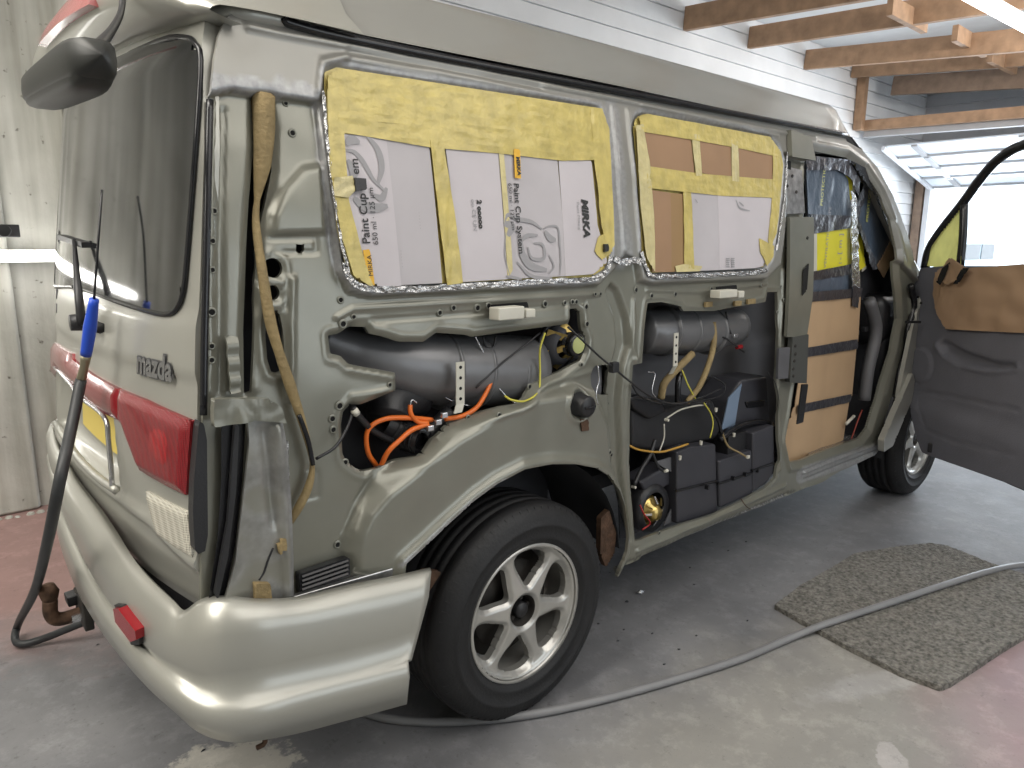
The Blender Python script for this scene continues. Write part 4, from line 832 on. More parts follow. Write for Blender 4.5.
wire('wire_loop', [(483, 336, .09), (486, 347, .09), (493, 347, .09), (496, 336, .09)], .003, BLACK, VAN)
wire('black_cable', [(568, 327, .0), (580, 338, -.005), (600, 357, -.01), (614, 368, -.012), (628, 380, -.005), (650, 396, .03), (675, 404, .05), (700, 398, .06), (722, 388, .07)], .0032, BLACK, VAN)
c = P3(614, 366, -.01); MB().box(c-(.014, .01, .02), c+(.014, .01, .012)).build('cable_clip', BLACK, VAN, bevel=.003)
wire('thin_wire', [(598, 366, .0), (599, 380, .0), (596, 394, -.004), (598, 405, -.006)], .002, CHROME, VAN)
side_patch('pillar_pocket', [(588, 362), (616, 362), (616, 398), (590, 398)], GREYP, VAN, .06, thick=.01)
# perforated straps
def strap(pts, y, w_):
    P = [P3(a_, b_, yy) for (a_, b_), yy in zip(pts, y)]; n_ = len(P); V = []
    for p_ in P: V += [p_-np.array([w_, 0, 0]), p_+np.array([w_, 0, 0])]
    o = link('perforated_strap', V+[v+np.array([0, .003, 0]) for v in V], [(i*2, i*2+1, i*2+3, i*2+2) for i in range(n_-1)]+[(2*n_+i*2, 2*n_+i*2+2, 2*n_+i*2+3, 2*n_+i*2+1) for i in range(n_-1)]+[(0, 2, 2*n_+2, 2*n_), (1, 2*n_+1, 2*n_+3, 3)], WHITEP, VAN, False)
    for k in range(4): q_ = P[0]+(P[1]-P[0])*(k+.5)/4.; MB().lathe([(0, -.001), (.0045, -.001), (.0045, .002)], tuple(q_), 'y', 8).build('strap_hole_disc', HOLE, o)  # black discs paint the dark inside of the punched holes
strap([(460.5, 362), (460.5, 404), (458, 413)], (.035, .035, .03), .013)
strap([(676.5, 333), (675.5, 366), (671, 374)], (.06, .06, .09), .012)
# speaker
sp = P3(566, 347, .075); sr = MB().lathe([(.076, .0), (.078, -.006), (.07, -.01), (.062, -.006), (.05, .02)], (sp[0]-.005, .115, sp[2]), 'y', 28).build('speaker', BLACK, VAN, True)
sc0 = np.array([sp[0]-.005, .105, sp[2]])
mg = sc0+np.array([.02, -.055, .008])
MB().lathe([(.062, .0), (.052, -.02), (.036, -.03), (.034, -.03)], tuple(sc0), 'y', 24).build('speaker_cone', DARK, sr, True)
for k in range(6):
    t = 2*math.pi*k/6+.3; a_ = sc0+np.array([.066*math.cos(t), -.004, .066*math.sin(t)]); b_ = mg+np.array([.028*math.cos(t), .018, .028*math.sin(t)]); MB().bar(a_, b_, .021, .004, up=(0, 1, .3)).build('basket_rib', GOLD, sr)
MB().lathe([(0, -.012), (.030, -.012), (.034, -.008), (.034, .008), (.030, .012), (.030, .016), (.036, .018), (.036, .026)], tuple(mg), 'y', 28).build('speaker_magnet', BLACKG, sr, True)
MB().lathe([(0, -.0135), (.024, -.0135), (.025, -.012)], tuple(mg), 'y', 24).build('magnet_label', GREENL, sr)
# latch boxes on the beam
def sbox(name, x0, y0, x1, y1, d0, d1, m, par=VAN, bev=.004):
    a_ = P3(x0, y1, d0); b_ = P3(x1, y0, d0); cxm = (a_[0], b_[0]); za = min(P3(x0, y1, d0)[2], P3(x1, y1, d0)[2]); zb = max(P3(x0, y0, d0)[2], P3(x1, y0, d0)[2])
    zc0 = P3((x0+x1)/2, y1, d0)[2]; zc1 = P3((x0+x1)/2, y0, d0)[2]
    return MB().box((cxm[0], d0, zc0), (cxm[1], d1, zc1)).build(name, m, par, bevel=bev)
side_patch('slot_shade', [(493, 305), (530, 302), (532, 312), (496, 316)], HOLE, VAN, .010, thick=0)  # flat black patch paints the shade inside the slot, nothing is cut
sbox('roller_block', 499, 307, 525, 320, -.012, .03, WHITEP); sbox('roller_block', 526, 309, 536, 318, -.008, .03, WHITEP)
side_patch('slot_shade', [(718, 287), (739, 285), (740, 290), (719, 293)], HOLE, VAN, .010, thick=0)
sbox('roller_block', 720, 290, 738, 298, -.012, .03, WHITEP); sbox('roller_block', 739, 291, 745, 298, -.008, .03, WHITEP)
for a_, b_, c_, d__ in ((706, 302, 713, 307), (735, 301, 742, 306), (748, 299, 756, 304)): sbox('pale_pad', a_, b_, c_, d__, .035, .045, FOAMT, bev=.001)
# filler plug
fc = hdep(576, 404); MB().lathe([(0, -.034), (.026, -.034), (.032, -.028), (.034, .0), (.040, .004), (.040, .02)], (fc[0], fc[1]-.014, fc[2]), 'y', 28).build('filler_plug', BLACK, VAN, True)
MB().box((fc[0]-.022, fc[1]-.054, fc[2]-.004), (fc[0]+.022, fc[1]-.044, fc[2]+.004)).build('filler_plug_rib', BLACKG, VAN, bevel=.002)
side_patch('rust_spot', [(575, 418), (583, 418), (584, 429), (577, 430)], RUST, VAN, -.02, disp=wrinkle(.006, 60, 60), thick=.004)

# mid opening contents
def hull_box(name, pts, y0, y1, m, bev=.008, par=VAN):
    """prism: front outline given in the picture on plane y0, extruded inwards to y1"""
    P = [P3(a_, b_, y0) for a_, b_ in pts]; n_ = len(P); V = P+[np.array([p_[0], y1, p_[2]]) for p_ in P]
    return MB().add(V, [tuple(range(n_)), tuple(range(n_, 2*n_))[::-1]]+[((i+1) % n_, i, i+n_, (i+1) % n_+n_) for i in range(n_)]).build(name, m, par, bevel=bev)
ba = hull_box('storage_box', [(677, 452), (690, 447), (716, 444), (718, 512), (690, 521), (677, 524)], .075, .24, BOXM)
hull_box('box_lid_seam', [(677, 490), (718, 480), (718, 482), (677, 492)], .068, .08, BLACKG, .001, ba)
bb = hull_box('storage_box', [(719, 461), (752, 450), (753, 494), (720, 508)], .065, .24, BOXM)
hull_box('box_lid_seam', [(719, 483), (753, 472), (753, 474), (719, 485)], .058, .07, BLACKG, .001, bb)
bc = hull_box('storage_box', [(753, 433), (774, 425), (775, 472), (766, 484), (753, 492)], .06, .24, BOXM)
hull_box('box_lid_seam', [(753, 470), (775, 462), (775, 464), (753, 472)], .053, .065, BLACKG, .001, bc)
for a_ in ((707, 487), (733, 478), (745, 474), (757, 470)): c = P3(*a_, .058); MB().box(c-(.005, .008, .009), c+(.005, .008, .007)).build('box_clip', BLACKG, VAN, bevel=.001)
hull_box('black_folded_cover', [(630, 398), (645, 402), (665, 410), (690, 402), (715, 400), (722, 432), (716, 440), (690, 446), (655, 452), (632, 448)], .12, .28, BLACK, .02)
hull_box('black_cover_fold', [(630, 397), (640, 395), (664, 403), (668, 412), (650, 420), (634, 410)], .10, .18, BLACKG, .012)
hull_box('black_side_bin', [(722, 426), (728, 400), (742, 380), (768, 376), (771, 425), (750, 432), (724, 434)], .13, .28, BOXM, .015)
hull_box('bin_slot', [(746, 402), (766, 400), (764, 407), (748, 408)], .122, .14, BLACKG, .004)
hull_box('bin_blue_highlight', [(722, 430), (729, 398), (742, 384), (739, 400), (735, 425)], .12, .126, mat('bin_blue_highlight', (.18, .24, .33), .4), .001)  # bluish highlight on the black plastic, put in as a coloured piece
MB().tube([P3(720, 440, .1), P3(735, 428, .1), P3(755, 422, .1), P3(772, 424, .1)], .012, 8, 5).build('black_hose', BLACKG, VAN, True)
# blower with motor
bm = P3(656, 512, .09)
bw = MB().lathe([(.06, -.01), (.085, -.012), (.092, .01), (.092, .07), (.06, .08)], (bm[0]+.0, .11, bm[2]+.01), 'y', 28).build('blower_housing', BLACK, VAN, True)
MB().lathe([(0, -.028), (.022, -.026), (.030, -.012), (.036, .0), (.052, .006), (.058, .02)], (bm[0], .105, bm[2]-.005), 'y', 24).build('blower_motor', GOLD, bw, True)
for k in range(8):
    t = 2*math.pi*k/8; MB().bar((bm[0]+.03*math.cos(t), .085, bm[2]+.03*math.sin(t)), (bm[0]+.056*math.cos(t), .10, bm[2]+.056*math.sin(t)), .008, .004, up=(0, 1, 0)).build('motor_fin', GOLD if k % 2 else CHROME, bw)
wire('motor_lead', [(640, 505, .07), (644, 514, .06), (650, 523, .07), (642, 530, .08)], .003, mat('red_wire', (.4, .02, .02), .5), VAN)
hull_box('blower_duct', [(640, 482), (668, 466), (688, 472), (686, 488), (668, 486), (648, 498)], .11, .2, BOXM, .01)
hull_box('blower_plate', [(655, 462), (676, 456), (686, 474), (676, 520), (664, 526), (684, 480)], .10, .106, GREYP, .001)
# strips of tan foam, straps, wires in the mid opening
wire('tan_foam_strip', [(661, 398, .12), (664, 384, .11), (674, 372, .10), (684, 362, .10), (692, 354, .11)], .014, FOAMT, VAN)
wire('tan_foam_strip', [(713, 322, .10), (714, 340, .09), (710, 360, .08), (700, 385, .08), (687, 402, .09)], .011, FOAMT, VAN)
wire('black_loom', [(678, 404, .10), (678, 385, .10), (680, 373, .11)], .013, BLACKG, VAN)
wire('yellow_wire', [(682, 370, .09), (688, 385, .08), (696, 400, .08)], .003, YCAB, VAN)
wire('black_wire', [(726, 312, .10), (728, 324, .10), (731, 334, .09)], .004, BLACK, VAN); wire('black_wire', [(717, 336, .10), (725, 338, .09), (734, 344, .08), (744, 352, .08)], .004, BLACK, VAN)
c = P3(739, 347, .08); MB().lathe([(0, -.015), (.008, -.015), (.009, .015), (0, .015)], tuple(c), 'x', 10).build('red_connector', REDR, VAN); c = P3(735, 336, .09); MB().box(c-(.014, .006, .006), c+(.014, .006, .008)).build('connector', CHROME, VAN, bevel=.002)
wire('black_wire', [(632, 385, .03), (640, 396, .05), (660, 403, .07), (690, 402, .07), (715, 398, .07), (724, 392, .08), (724, 384, .09), (712, 377, .1), (702, 377, .11)], .003, BLACK, VAN)
wire('loom', [(705, 403, .07), (712, 412, .06), (718, 420, .055), (722, 434, .05)], .006, BLACKG, VAN); wire('tan_wire', [(722, 432, .05), (728, 446, .045), (740, 453, .04), (748, 458, .035)], .004, FOAMT, VAN); c = P3(748, 457, .03); MB().box(c-(.008, .005, .006), c+(.008, .005, .006)).build('connector', WHITEP, VAN, bevel=.002)
wire('yellow_wire', [(704, 403, .065), (711, 414, .055), (713, 425, .055), (710, 438, .06)], .0025, YCAB, VAN)
wire('white_wire', [(667, 418, .08), (680, 410, .08), (695, 406, .08), (706, 405, .08)], .003, WHITEP, VAN); wire('white_wire', [(664, 424, .08), (664, 438, .08), (659, 452, .08)], .003, WHITEP, VAN)
wire('orange_wire', [(630, 446, .05), (640, 450, .06), (660, 452, .07), (676, 448, .07), (688, 444, .07)], .004, mat('copper_wire', (.5, .28, .05), .4), VAN)
wire('black_cable', [(655, 440, .08), (650, 455, .07), (642, 468, .06), (634, 485, .05)], .008, BLACK, VAN); wire('black_cable', [(652, 452, .075), (658, 466, .07), (665, 472, .06)], .005, BLACK, VAN)
for a_ in ((667, 420), (666, 471), (680, 458), (634, 487), (716, 410), (734, 435), (701, 443)): c = P3(*a_, .052); MB().lathe([(0, -.007), (.005, -.007), (.006, .008), (0, .008)], tuple(c), 'xyz'[int(a_[0]) % 3], 8).build('connector', WHITEP, VAN)
sbox('relay_block', 728, 434, 747, 452, .09, .16, BLACK)
wire('thin_wire', [(648, 372, .12), (655, 374, .12), (652, 390, .11), (656, 398, .11)], .002, CHROME, VAN); wire('thin_wire', [(768, 372, -.0), (776, 385, -.005), (778, 402, -.005), (772, 424, .02)], .0015, BLACK, VAN)
wire('thin_wire', [(741, 499, -.03), (746, 506, -.03), (750, 509, -.03)], .002, RUST, VAN)
# striker plates on the pillar
def plate(name, pts, off, m, th=.02, bolts=()):
    o = side_patch(name, pts, m, VAN, off, thick=th)
    for a_ in bolts: p_ = on_side(*a_, off-.004); MB().lathe([(0, 0), (.006, 0), (.007, .004)], tuple(p_), 'y', 8).build('bolt', BRAKE, o)
    return o
plate('latch_plate', [(790, 337), (806, 334), (804, 383), (787, 382)], -.012, mat('latch_grey', (.07, .072, .066), .5), .02, ((796, 346), (796, 354), (795, 361), (794, 369), (794, 376)))
plate('latch_shim', [(778, 348), (790, 347), (788, 378), (777, 379)], -.004, GREYP, .01)
plate('black_edge_seal', [(801, 384), (807, 384), (802, 422), (796, 424), (799, 400)], -.006, BLACK, .006)
plate('pillar_cover', [(788, 217), (812, 217), (811, 296), (805, 336), (785, 337), (787, 300)], -.008, INNER, .014, ((808, 238),))
plate('hinge_plate', [(782, 165), (803, 170), (806, 213), (788, 214), (780, 195)], .004, BARE, .004, ((793, 176), (797, 192), (788, 186)))
plate('roof_flap', [(786, 130), (806, 138), (811, 161), (787, 157)], -.022, INNER, .02)
side_patch('slot_shade_patch', [(784, 160), (791, 161), (791, 170), (785, 168)], HOLE, VAN, .0, thick=0)  # flat black patches here and below paint the shade of narrow slots
side_patch('slot_shade_patch', [(800, 270), (806, 262), (804, 290), (799, 296)], HOLE, VAN, -.013, thick=0)
# crinkled foil edge under the windows
def foilband(pts, w_):
    P = spline([np.array([*S(*a_), 0]) for a_ in pts], 10); V = []; 
    for i, p_ in enumerate(P):
        t_ = P[min(i+1, len(P)-1)]-P[max(i-1, 0)]; t_ /= np.linalg.norm(t_); n_ = np.array([t_[1], -t_[0]])
        for k, s in enumerate((-1, -.3, .3, 1)): x, z = p_[0]+n_[0]*s*w_, p_[1]+n_[1]*s*w_; V.append((x, float(ys(z))-.006+random.uniform(-.005, .003)*(1 if abs(s) < 1 else .3), z+random.uniform(-.002, .002)))
    return link('crumpled_metal_edge', V, [(i*4+j, i*4+j+1, (i+1)*4+j+1, (i+1)*4+j) for i in range(len(P)-1) for j in range(3)], FOILS, VAN, False)
foilband([(344, 262), (348, 277), (362, 287), (400, 289), (450, 287), (500, 284), (550, 281), (590, 279), (604, 272), (610, 256)], .007)
foilband([(640, 252), (646, 270), (655, 276), (700, 275), (745, 273), (766, 270)], .007)
foilband([(612, 258), (622, 262), (634, 260), (640, 262)], .010)
foilband([(786, 152), (784, 190), (780, 220), (775, 250)], .005)
foilband([(322, 92), (326, 140), (332, 190), (340, 240), (345, 262)], .004)
foilband([(398, 560), (420, 541), (444, 519), (468, 498)], .004)
foilband([(284, 440), (288, 520), (290, 598)], .006)

# cab interior
SEAT = mat('dark_seat_fabric', (.03, .032, .038), .8)
MB().box((1.95, .35, .5), (2.35, .8, .72)).build('seat_base', SEAT, VAN, bevel=.05)
MB().tube([(1.98, .55, .6), (1.9, .55, .95), (1.86, .55, 1.25)], .2, 12, 5, rs=[.2, .19, .12]).build('seat_back', SEAT, VAN, True)
MB().box((2.55, .1, .85), (2.9, 1.5, 1.12)).build('dashboard', BLACK, VAN, bevel=.06); MB().box((2.6, .1, .38), (2.9, 1.5, .9)).build('footwell_panel', DARK, VAN, bevel=.03)
MB().tube([P3(869, 300, .10), P3(876, 330, .09), P3(868, 370, .09), P3(864, 400, .09)], .03, 10, 6).build('dark_pillar_trim', GREYP, VAN, True)
wire('red_cable', [(851, 440, .1), (858, 420, .1), (862, 410, .1)], .004, mat('dull_red', (.3, .05, .03), .5), VAN); wire('grey_sleeve', [(846, 424, .08), (854, 416, .08)], .008, WHITEP, VAN)
for a_ in ((856, 333), (865, 329)): c = P3(*a_, .12); MB().box(c-(.02, .01, .012), c+(.02, .01, .012)).build('hinge_lug', BLACK, VAN, bevel=.003)
plane_patch('a_pillar_trim', [(850, 160), (870, 170), (884, 190), (898, 225), (907, 262), (915, 280), (912, 292), (903, 283), (900, 258), (890, 228), (876, 196), (862, 178)], BLACKG, VAN, .10, .02)
MB().box((1.75, .06, .33), (2.62, .3, .37)).build('step_well', BARE, VAN, bevel=.01)
pp = [P3(808, 462, .05), P3(838, 450, .05), P3(862, 440, .05), P3(858, 434, .12), P3(830, 440, .12), P3(808, 452, .12)]
link('taped_step_foil', [tuple(p_+np.array([0, 0, random.uniform(0, .01)])) for p_ in pp], [(0, 1, 2, 3, 4, 5)], FOILS, VAN, False)
MB().bar(P3(906, 322, .0), P3(920, 322, -.03), .012, .012).build('check_strap', BLACK, VAN)
for py in (300, 400): c = P3(914, py-40, .0); 
MB().tube([P3(911, 285, .03), P3(914, 305, .03), P3(908, 330, .03), P3(906, 350, .03), P3(899, 375, .03), P3(893, 410, .03), P3(880, 440, .03)], .016, 8, 6).build('door_seal', BLACKG, VAN, True)

# ---- open front door ---------------------------------------------------------
DR = empty('front_door', (0, 0, 0)); DR.parent = VAN
HG = np.array([2.76, -.03]); DD = np.array([-.575, -.818]); DN = np.array([-.818, .575])
def on_door(px, py, off=0):
    d = ray(px, py); n3 = np.array([DN[0], DN[1], 0]); c3 = np.array([HG[0], HG[1], 0])+n3*off; s = ((c3-CAM)@n3)/(d@n3); Q = CAM+s*d
    return float((Q[:2]-c3[:2])@DD), float(Q[2])
def dpos(off=0): return lambda a, b, h: np.stack([HG[0]+DD[0]*a+DN[0]*(off-h), HG[1]+DD[1]*a+DN[1]*(off-h), b], 1)
def d3(px, py, off=0): a_, b_ = on_door(px, py, off); return dpos(off)(np.array([a_]), np.array([b_]), 0)[0]
TRIMM = mat('door_trim_dark', (.135, .138, .162), .6, bump=.15, bscale=150, var=.08)
dl_ = [on_door(*p_) for p_ in [(926, 268), (918, 290), (914, 330), (911, 370), (916, 392), (920, 415), (926, 440), (931, 452), (940, 456)]]
b1 = on_door(1024, 485); b2 = (1.12, b1[1]-.0)
dpoly = dl_+[on_door(975, 468), b1, (1.02, .36), (1.10, .42), (1.13, .8), (1.13, 1.24), on_door(1010, 266), on_door(950, 266)]
spk = on_door(926, 365)
def ddisp(P):
    h = np.zeros(len(P)); c = [(spk[0]+.095*math.cos(t), spk[1]+.095*math.sin(t)) for t in np.linspace(0, 2*math.pi, 20, endpoint=False)]
    h += feat(P, 'zone', c, -.008, .01)+feat(P, 'rim', c, .009, .006, 0)
    L = lambda pts, a, w_: feat(P, 'line', [on_door(*p_) for p_ in pts], a, w_)
    h += feat(P, 'zone', [on_door(*p_) for p_ in [(945, 345), (950, 341), (970, 352), (1000, 362), (1018, 364), (1024, 368), (1000, 370), (965, 365), (948, 355)]], .03, .02)
    h += L([(942, 345), (950, 356), (970, 366), (1000, 371), (1024, 368)], -.016, .012)
    h += L([(930, 392), (960, 397), (1024, 410)], .008, .006)+L([(925, 400), (935, 430), (960, 440), (1024, 455)], .005, .005)-.02*smooth((.62-P[:, 1])/.1)
    return h
dt = sheet('door_trim', dpoly, [], .012, dpos(.03), ddisp, TRIMM, DR, .03)
sheet('door_shell', dpoly, [], .03, dpos(-.015), None, BLACKG, DR, .04)
outd = sheet('door_outer_skin', dpoly, [], .03, lambda a, b, h: dpos(-.07)(a, b, -h), None, SILVER, DR, .03)
MB().tube([d3(932, 449, .0), d3(975, 466, .0), d3(1024, 487, .0), dpos(0)(np.array([1.05]), np.array([.345]), 0)[0]], .016, 8, 4).build('door_bottom_seal', BLACK, DR, True)
fr = [d3(925, 268), d3(930, 248), d3(943, 228), d3(962, 204), d3(978, 182), d3(994, 163), d3(1010, 151), d3(1024, 145)]
e_ = np.array(on_door(1024, 145)); fr += [dpos(0)(np.array([x]), np.array([z]), 0)[0] for x, z in ((e_[0]+.10, e_[1]+.012), (.98, e_[1]), (1.04, e_[1]-.08), (1.09, 1.5), (1.12, 1.24))]
MB().tube(fr, .022, 10, 6).build('window_frame', BLACKG, DR, True)
MB().tube([d3(964, 202), d3(963, 235), d3(960, 266)], .018, 8, 4).build('quarter_divider', BLACKG, DR, True)
gpan = [on_door(*p_) for p_ in [(961, 266), (964, 206), (996, 166), (1024, 148)]]+[(.98, e_[1]), (1.09, 1.5), (1.12, 1.24)]
def clear_glass():
    m = bpy.data.materials.new('clear_glass'); m.use_nodes = True; N = m.node_tree.nodes; L = m.node_tree.links; N.remove(N['Principled BSDF'])
    t = N.new('ShaderNodeBsdfTransparent'); t.inputs[0].default_value = (.93, .95, .96, 1); g = N.new('ShaderNodeBsdfGlossy'); g.inputs['Roughness'].default_value = .02; mx = N.new('ShaderNodeMixShader'); fr_ = N.new('ShaderNodeFresnel')
    L.new(fr_.outputs[0], mx.inputs[0]); L.new(t.outputs[0], mx.inputs[1]); L.new(g.outputs[0], mx.inputs[2]); L.new(mx.outputs[0], N['Material Output'].inputs[0]); return m
sheet('door_glass', gpan, [], .05, dpos(-.005), None, clear_glass(), DR, .0)
c = d3(920, 278, .035); 
for a_ in ((918, 297), (921, 303)): MB().lathe([(0, -.004), (.006, -.003), (.007, 0)], tuple(d3(*a_, .036)), 'x', 8).build('door_screw', BLACKG, DR)
MB().box(tuple(d3(935, 449, .03)-np.array([.02, .03, .02])), tuple(d3(935, 449, .03)+np.array([.02, .03, .03]))).build('lower_hinge', BLACK, DR, bevel=.006)

# ================================================================== maskings (lifted off when painting is done)
def masking_window(name, label, border_pts):
    r = empty(name, tuple(on_side(*border_pts[0], -.005))); tag(r, label, 'masking'); r['group'] = 'window maskings'; return r
def mpatch(root, name, pts, m, off, disp=None, thick=.002, cell=.008, rnd=0):
    o = side_patch(name, pts, m, root, off, cell, disp, thick, rnd=rnd)
    co = np.zeros(len(o.data.vertices)*3); o.data.vertices.foreach_get('co', co); co = co.reshape(-1, 3)-np.array(root.location); o.data.vertices.foreach_set('co', co.ravel()); o.data.update(); return o
def local(o, root):
    co = np.zeros(len(o.data.vertices)*3); o.data.vertices.foreach_get('co', co); co = co.reshape(-1, 3)-np.array(root.location); o.data.vertices.foreach_set('co', co.ravel()); o.data.update(); return o
m1 = masking_window('window_masking', 'yellow tape and white printed cardboard masking over the large rear side window', [(340, 280)])
m1.pop('group', None) if hasattr(m1, 'pop') else None
w1 = [(325, 72), (337, 67), (600, 108), (607, 130), (612, 250), (606, 268), (592, 277), (378, 286), (358, 282), (347, 268), (338, 230), (325, 100)]
mpatch(m1, 'tape_base', w1, YTAPE, .004, wrinkle(.004, 40, 20, 2))
ca = mpatch(m1, 'cardboard', [(340, 134), (382, 138), (385, 139), (400, 286), (376, 286), (366, 282), (352, 240), (338, 190)], CARDW, -.006)
mpatch(m1, 'cardboard', [(384, 138), (428, 146), (441, 283), (399, 285)], CARDG, -.005)
mpatch(m1, 'cardboard', [(444, 147), (496, 153), (506, 279), (460, 282)], CARDW, -.006)
mpatch(m1, 'cardboard', [(495, 153), (556, 159), (565, 276), (505, 279)], CARDG, -.005)
mpatch(m1, 'cardboard', [(557, 159), (590, 161), (596, 225), (606, 262), (592, 274), (564, 276)], CARDW, -.006)
T = lambda r_, pts, off=-.010, m=YTAPE, s=0, ang=0, amp=.004: mpatch(r_, 'tape_strip', pts, m, -.0068+(off+.007)*.3, wrinkle(amp, 10, 70, s, ang), .001, .006)
T(m1, [(326, 76), (336, 69), (460, 88), (600, 109), (606, 128), (607, 140), (600, 146), (520, 136), (440, 128), (327, 118)], -.009, s=1)
T(m1, [(338, 110), (440, 122), (600, 142), (602, 160), (560, 161), (500, 154), (430, 148), (360, 136), (334, 132)], -.011, YTAPE, 2)
T(m1, [(325, 90), (340, 86), (348, 110), (342, 135), (347, 200), (360, 252), (372, 288), (352, 276), (340, 238), (328, 170)], -.012, YTAPE, 3, 1.5)
T(m1, [(428, 140), (441, 142), (452, 210), (461, 283), (445, 285), (436, 210)], -.012, YTAPE, 4, 1.5)
T(m1, [(588, 108), (600, 109), (607, 130), (612, 245), (606, 255), (599, 225), (592, 160)], -.012, YTAPE, 5, 1.5)
T(m1, [(497, 152), (502, 153), (511, 270), (506, 279)], -.009, YTAPE2, 6, 1.5, .001)
T(m1, [(596, 236), (608, 232), (610, 252), (600, 260), (592, 252)], -.015, YTAPE, 7, .5)
T(m1, [(331, 178), (350, 176), (353, 190), (346, 198), (332, 196)], -.022, YTAPE2, 8, .5, .01)
mpatch(m1, 'black_catch', [(351, 178), (362, 179), (363, 190), (352, 192)], BLACK, -.018, thick=.012); mpatch(m1, 'black_catch', [(600, 244), (604, 244), (604, 251), (600, 252)], BLACK, -.020, thick=.008)
# prints
def mtext(root, s, m, px, py, size, mode, off=-.0085, **k): return local(side_text('printed_lettering', s, m, root, px, py, size, mode, off, **k), root)
mtext(m1, 'Paint Cup S', PRINTK, 368.5, 244, .028, 'up', bold=.0004); mtext(m1, 'em', PRINTK, 357.5, 175, .028, 'up', bold=.0004)
mtext(m1, '650 ml · 125 µm', PRINTK, 376.5, 245, .019, 'up')
mpatch(m1, 'amber_label', [(361, 250), (368, 249), (373, 285), (366, 285)], PRINTO, -.0085, thick=.0005); mtext(m1, 'MIRKA', PRINTK, 371, 276, .016, 'up', -.0095)
mtext(m1, 'Paint Cup System', PRINTK, 511.5, 183, .0258, 'down', bold=.0004); mtext(m1, '650 ml · 125 µm', PRINTK, 506, 183, .0182, 'down')
mpatch(m1, 'amber_label', [(511, 149), (517, 150), (518, 179), (512, 178)], PRINTO, -.012, thick=.0005); mtext(m1, 'MIRKA', PRINTK, 513, 157, .016, 'down', -.013, bold=.0008)
mtext(m1, 'MIRKA', PRINTK, 579.5, 199, .036, 'down', bold=.0018, shear=.15); mtext(m1, 'Paint Mixing', PRINTG, 574.5, 202, .016, 'down')
mtext(m1, '2 ooooo', PRINTK, 475, 200, .020, 'down', bold=.001); mtext(m1, 'oo CE UN', PRINTG, 469, 199, .018, 'down')
# grey dog-head print as loose strokes
def stroke(root, pts, w_, m=PRINTG, off=-.0078):
    P = spline([np.array([*S(*a_), 0]) for a_ in pts], 8); V = []; n_ = len(P)
    for i, p_ in enumerate(P):
        t_ = P[min(i+1, n_-1)]-P[max(i-1, 0)]; t_ /= np.linalg.norm(t_)+1e-9; ww = w_*(.35+.65*math.sin(math.pi*min(1, max(0, (i+.5)/n_))))
        for s in (-1, 1): x, z = p_[0]-t_[1]*s*ww, p_[1]+t_[0]*s*ww; V.append((x, float(ys(z))+off, z))
    return local(link('grey_print', V, [(i*2, i*2+1, i*2+3, i*2+2) for i in range(n_-1)], m, root, False), root)
for pts, ww in [([(502, 224), (506, 215), (516, 219), (530, 222), (540, 229)], .006), ([(502, 224), (510, 226), (506, 236)], .012), ([(541, 229), (548, 226), (556, 228), (558, 245), (559, 262), (558, 275)], .003), ([(504, 232), (503, 255), (508, 276)], .002), ([(519, 240), (521, 255), (530, 266), (545, 270)], .012), ([(526, 247), (530, 258), (542, 258), (541, 245), (532, 243)], .005), ([(543, 231), (548, 238), (554, 240)], .010), ([(515, 262), (530, 276), (550, 278)], .005), ([(536, 235), (525, 236), (518, 243)], .006), ([(547, 255), (552, 266), (547, 274)], .003), ([(504, 276), (520, 279)], .004),
                ([(341, 150), (352, 152), (360, 160), (366, 170), (372, 180), (384, 192)], .006), ([(365, 136), (376, 150), (380, 168), (376, 185)], .008), ([(344, 145), (350, 140), (358, 143)], .010), ([(346, 160), (352, 172), (350, 180)], .010), ([(352, 198), (362, 206), (374, 208), (386, 206)], .012), ([(372, 195), (380, 198), (385, 188)], .008)]: stroke(m1, pts, ww)
for px, py in ((416, 212), (398, 250)): mtext(m1, '- - - - - -', PRINTG, px, py, .012, 'down')

m2 = masking_window('window_masking', 'yellow tape masking with brown and white cardboard over the smaller middle side window', [(650, 272)])
w2 = [(634, 126), (637, 117), (644, 114), (767, 136), (778, 147), (782, 160), (776, 230), (771, 258), (764, 267), (652, 273), (643, 254)]
mpatch(m2, 'tape_base', w2, YTAPE, .004, wrinkle(.004, 40, 20, 9))
mpatch(m2, 'cardboard', [(640, 131), (689, 136), (693, 174), (645, 166)], CARDB, -.006); mpatch(m2, 'cardboard', [(698, 137), (729, 142), (731, 179), (700, 173)], CARDB, -.006); mpatch(m2, 'cardboard', [(735, 145), (771, 151), (773, 182), (736, 181)], CARDB, -.006)
mpatch(m2, 'cardboard', [(650, 190), (669, 193), (670, 272), (651, 272)], CARDB, -.006); mpatch(m2, 'cardboard', [(669, 193), (682, 194), (683, 271), (670, 272)], CARDB3, -.005)
mpatch(m2, 'cardboard', [(688, 192), (716, 194), (718, 270), (691, 271)], CARDG, -.006); mpatch(m2, 'cardboard', [(716, 194), (750, 196), (754, 268), (718, 270)], CARDW, -.0065); mpatch(m2, 'cardboard', [(750, 197), (770, 198), (769, 225), (766, 252), (762, 266), (754, 268)], CARDW, -.006)
T(m2, [(637, 117), (645, 114), (768, 137), (778, 150), (776, 157), (735, 148), (690, 140), (640, 132)], -.010, YTAPE, 11)
T(m2, [(644, 166), (700, 174), (776, 180), (776, 198), (720, 196), (646, 188)], -.010, YTAPE, 12)
T(m2, [(634, 126), (641, 124), (647, 160), (652, 215), (653, 273), (644, 256), (638, 200)], -.011, YTAPE2, 13, 1.5)
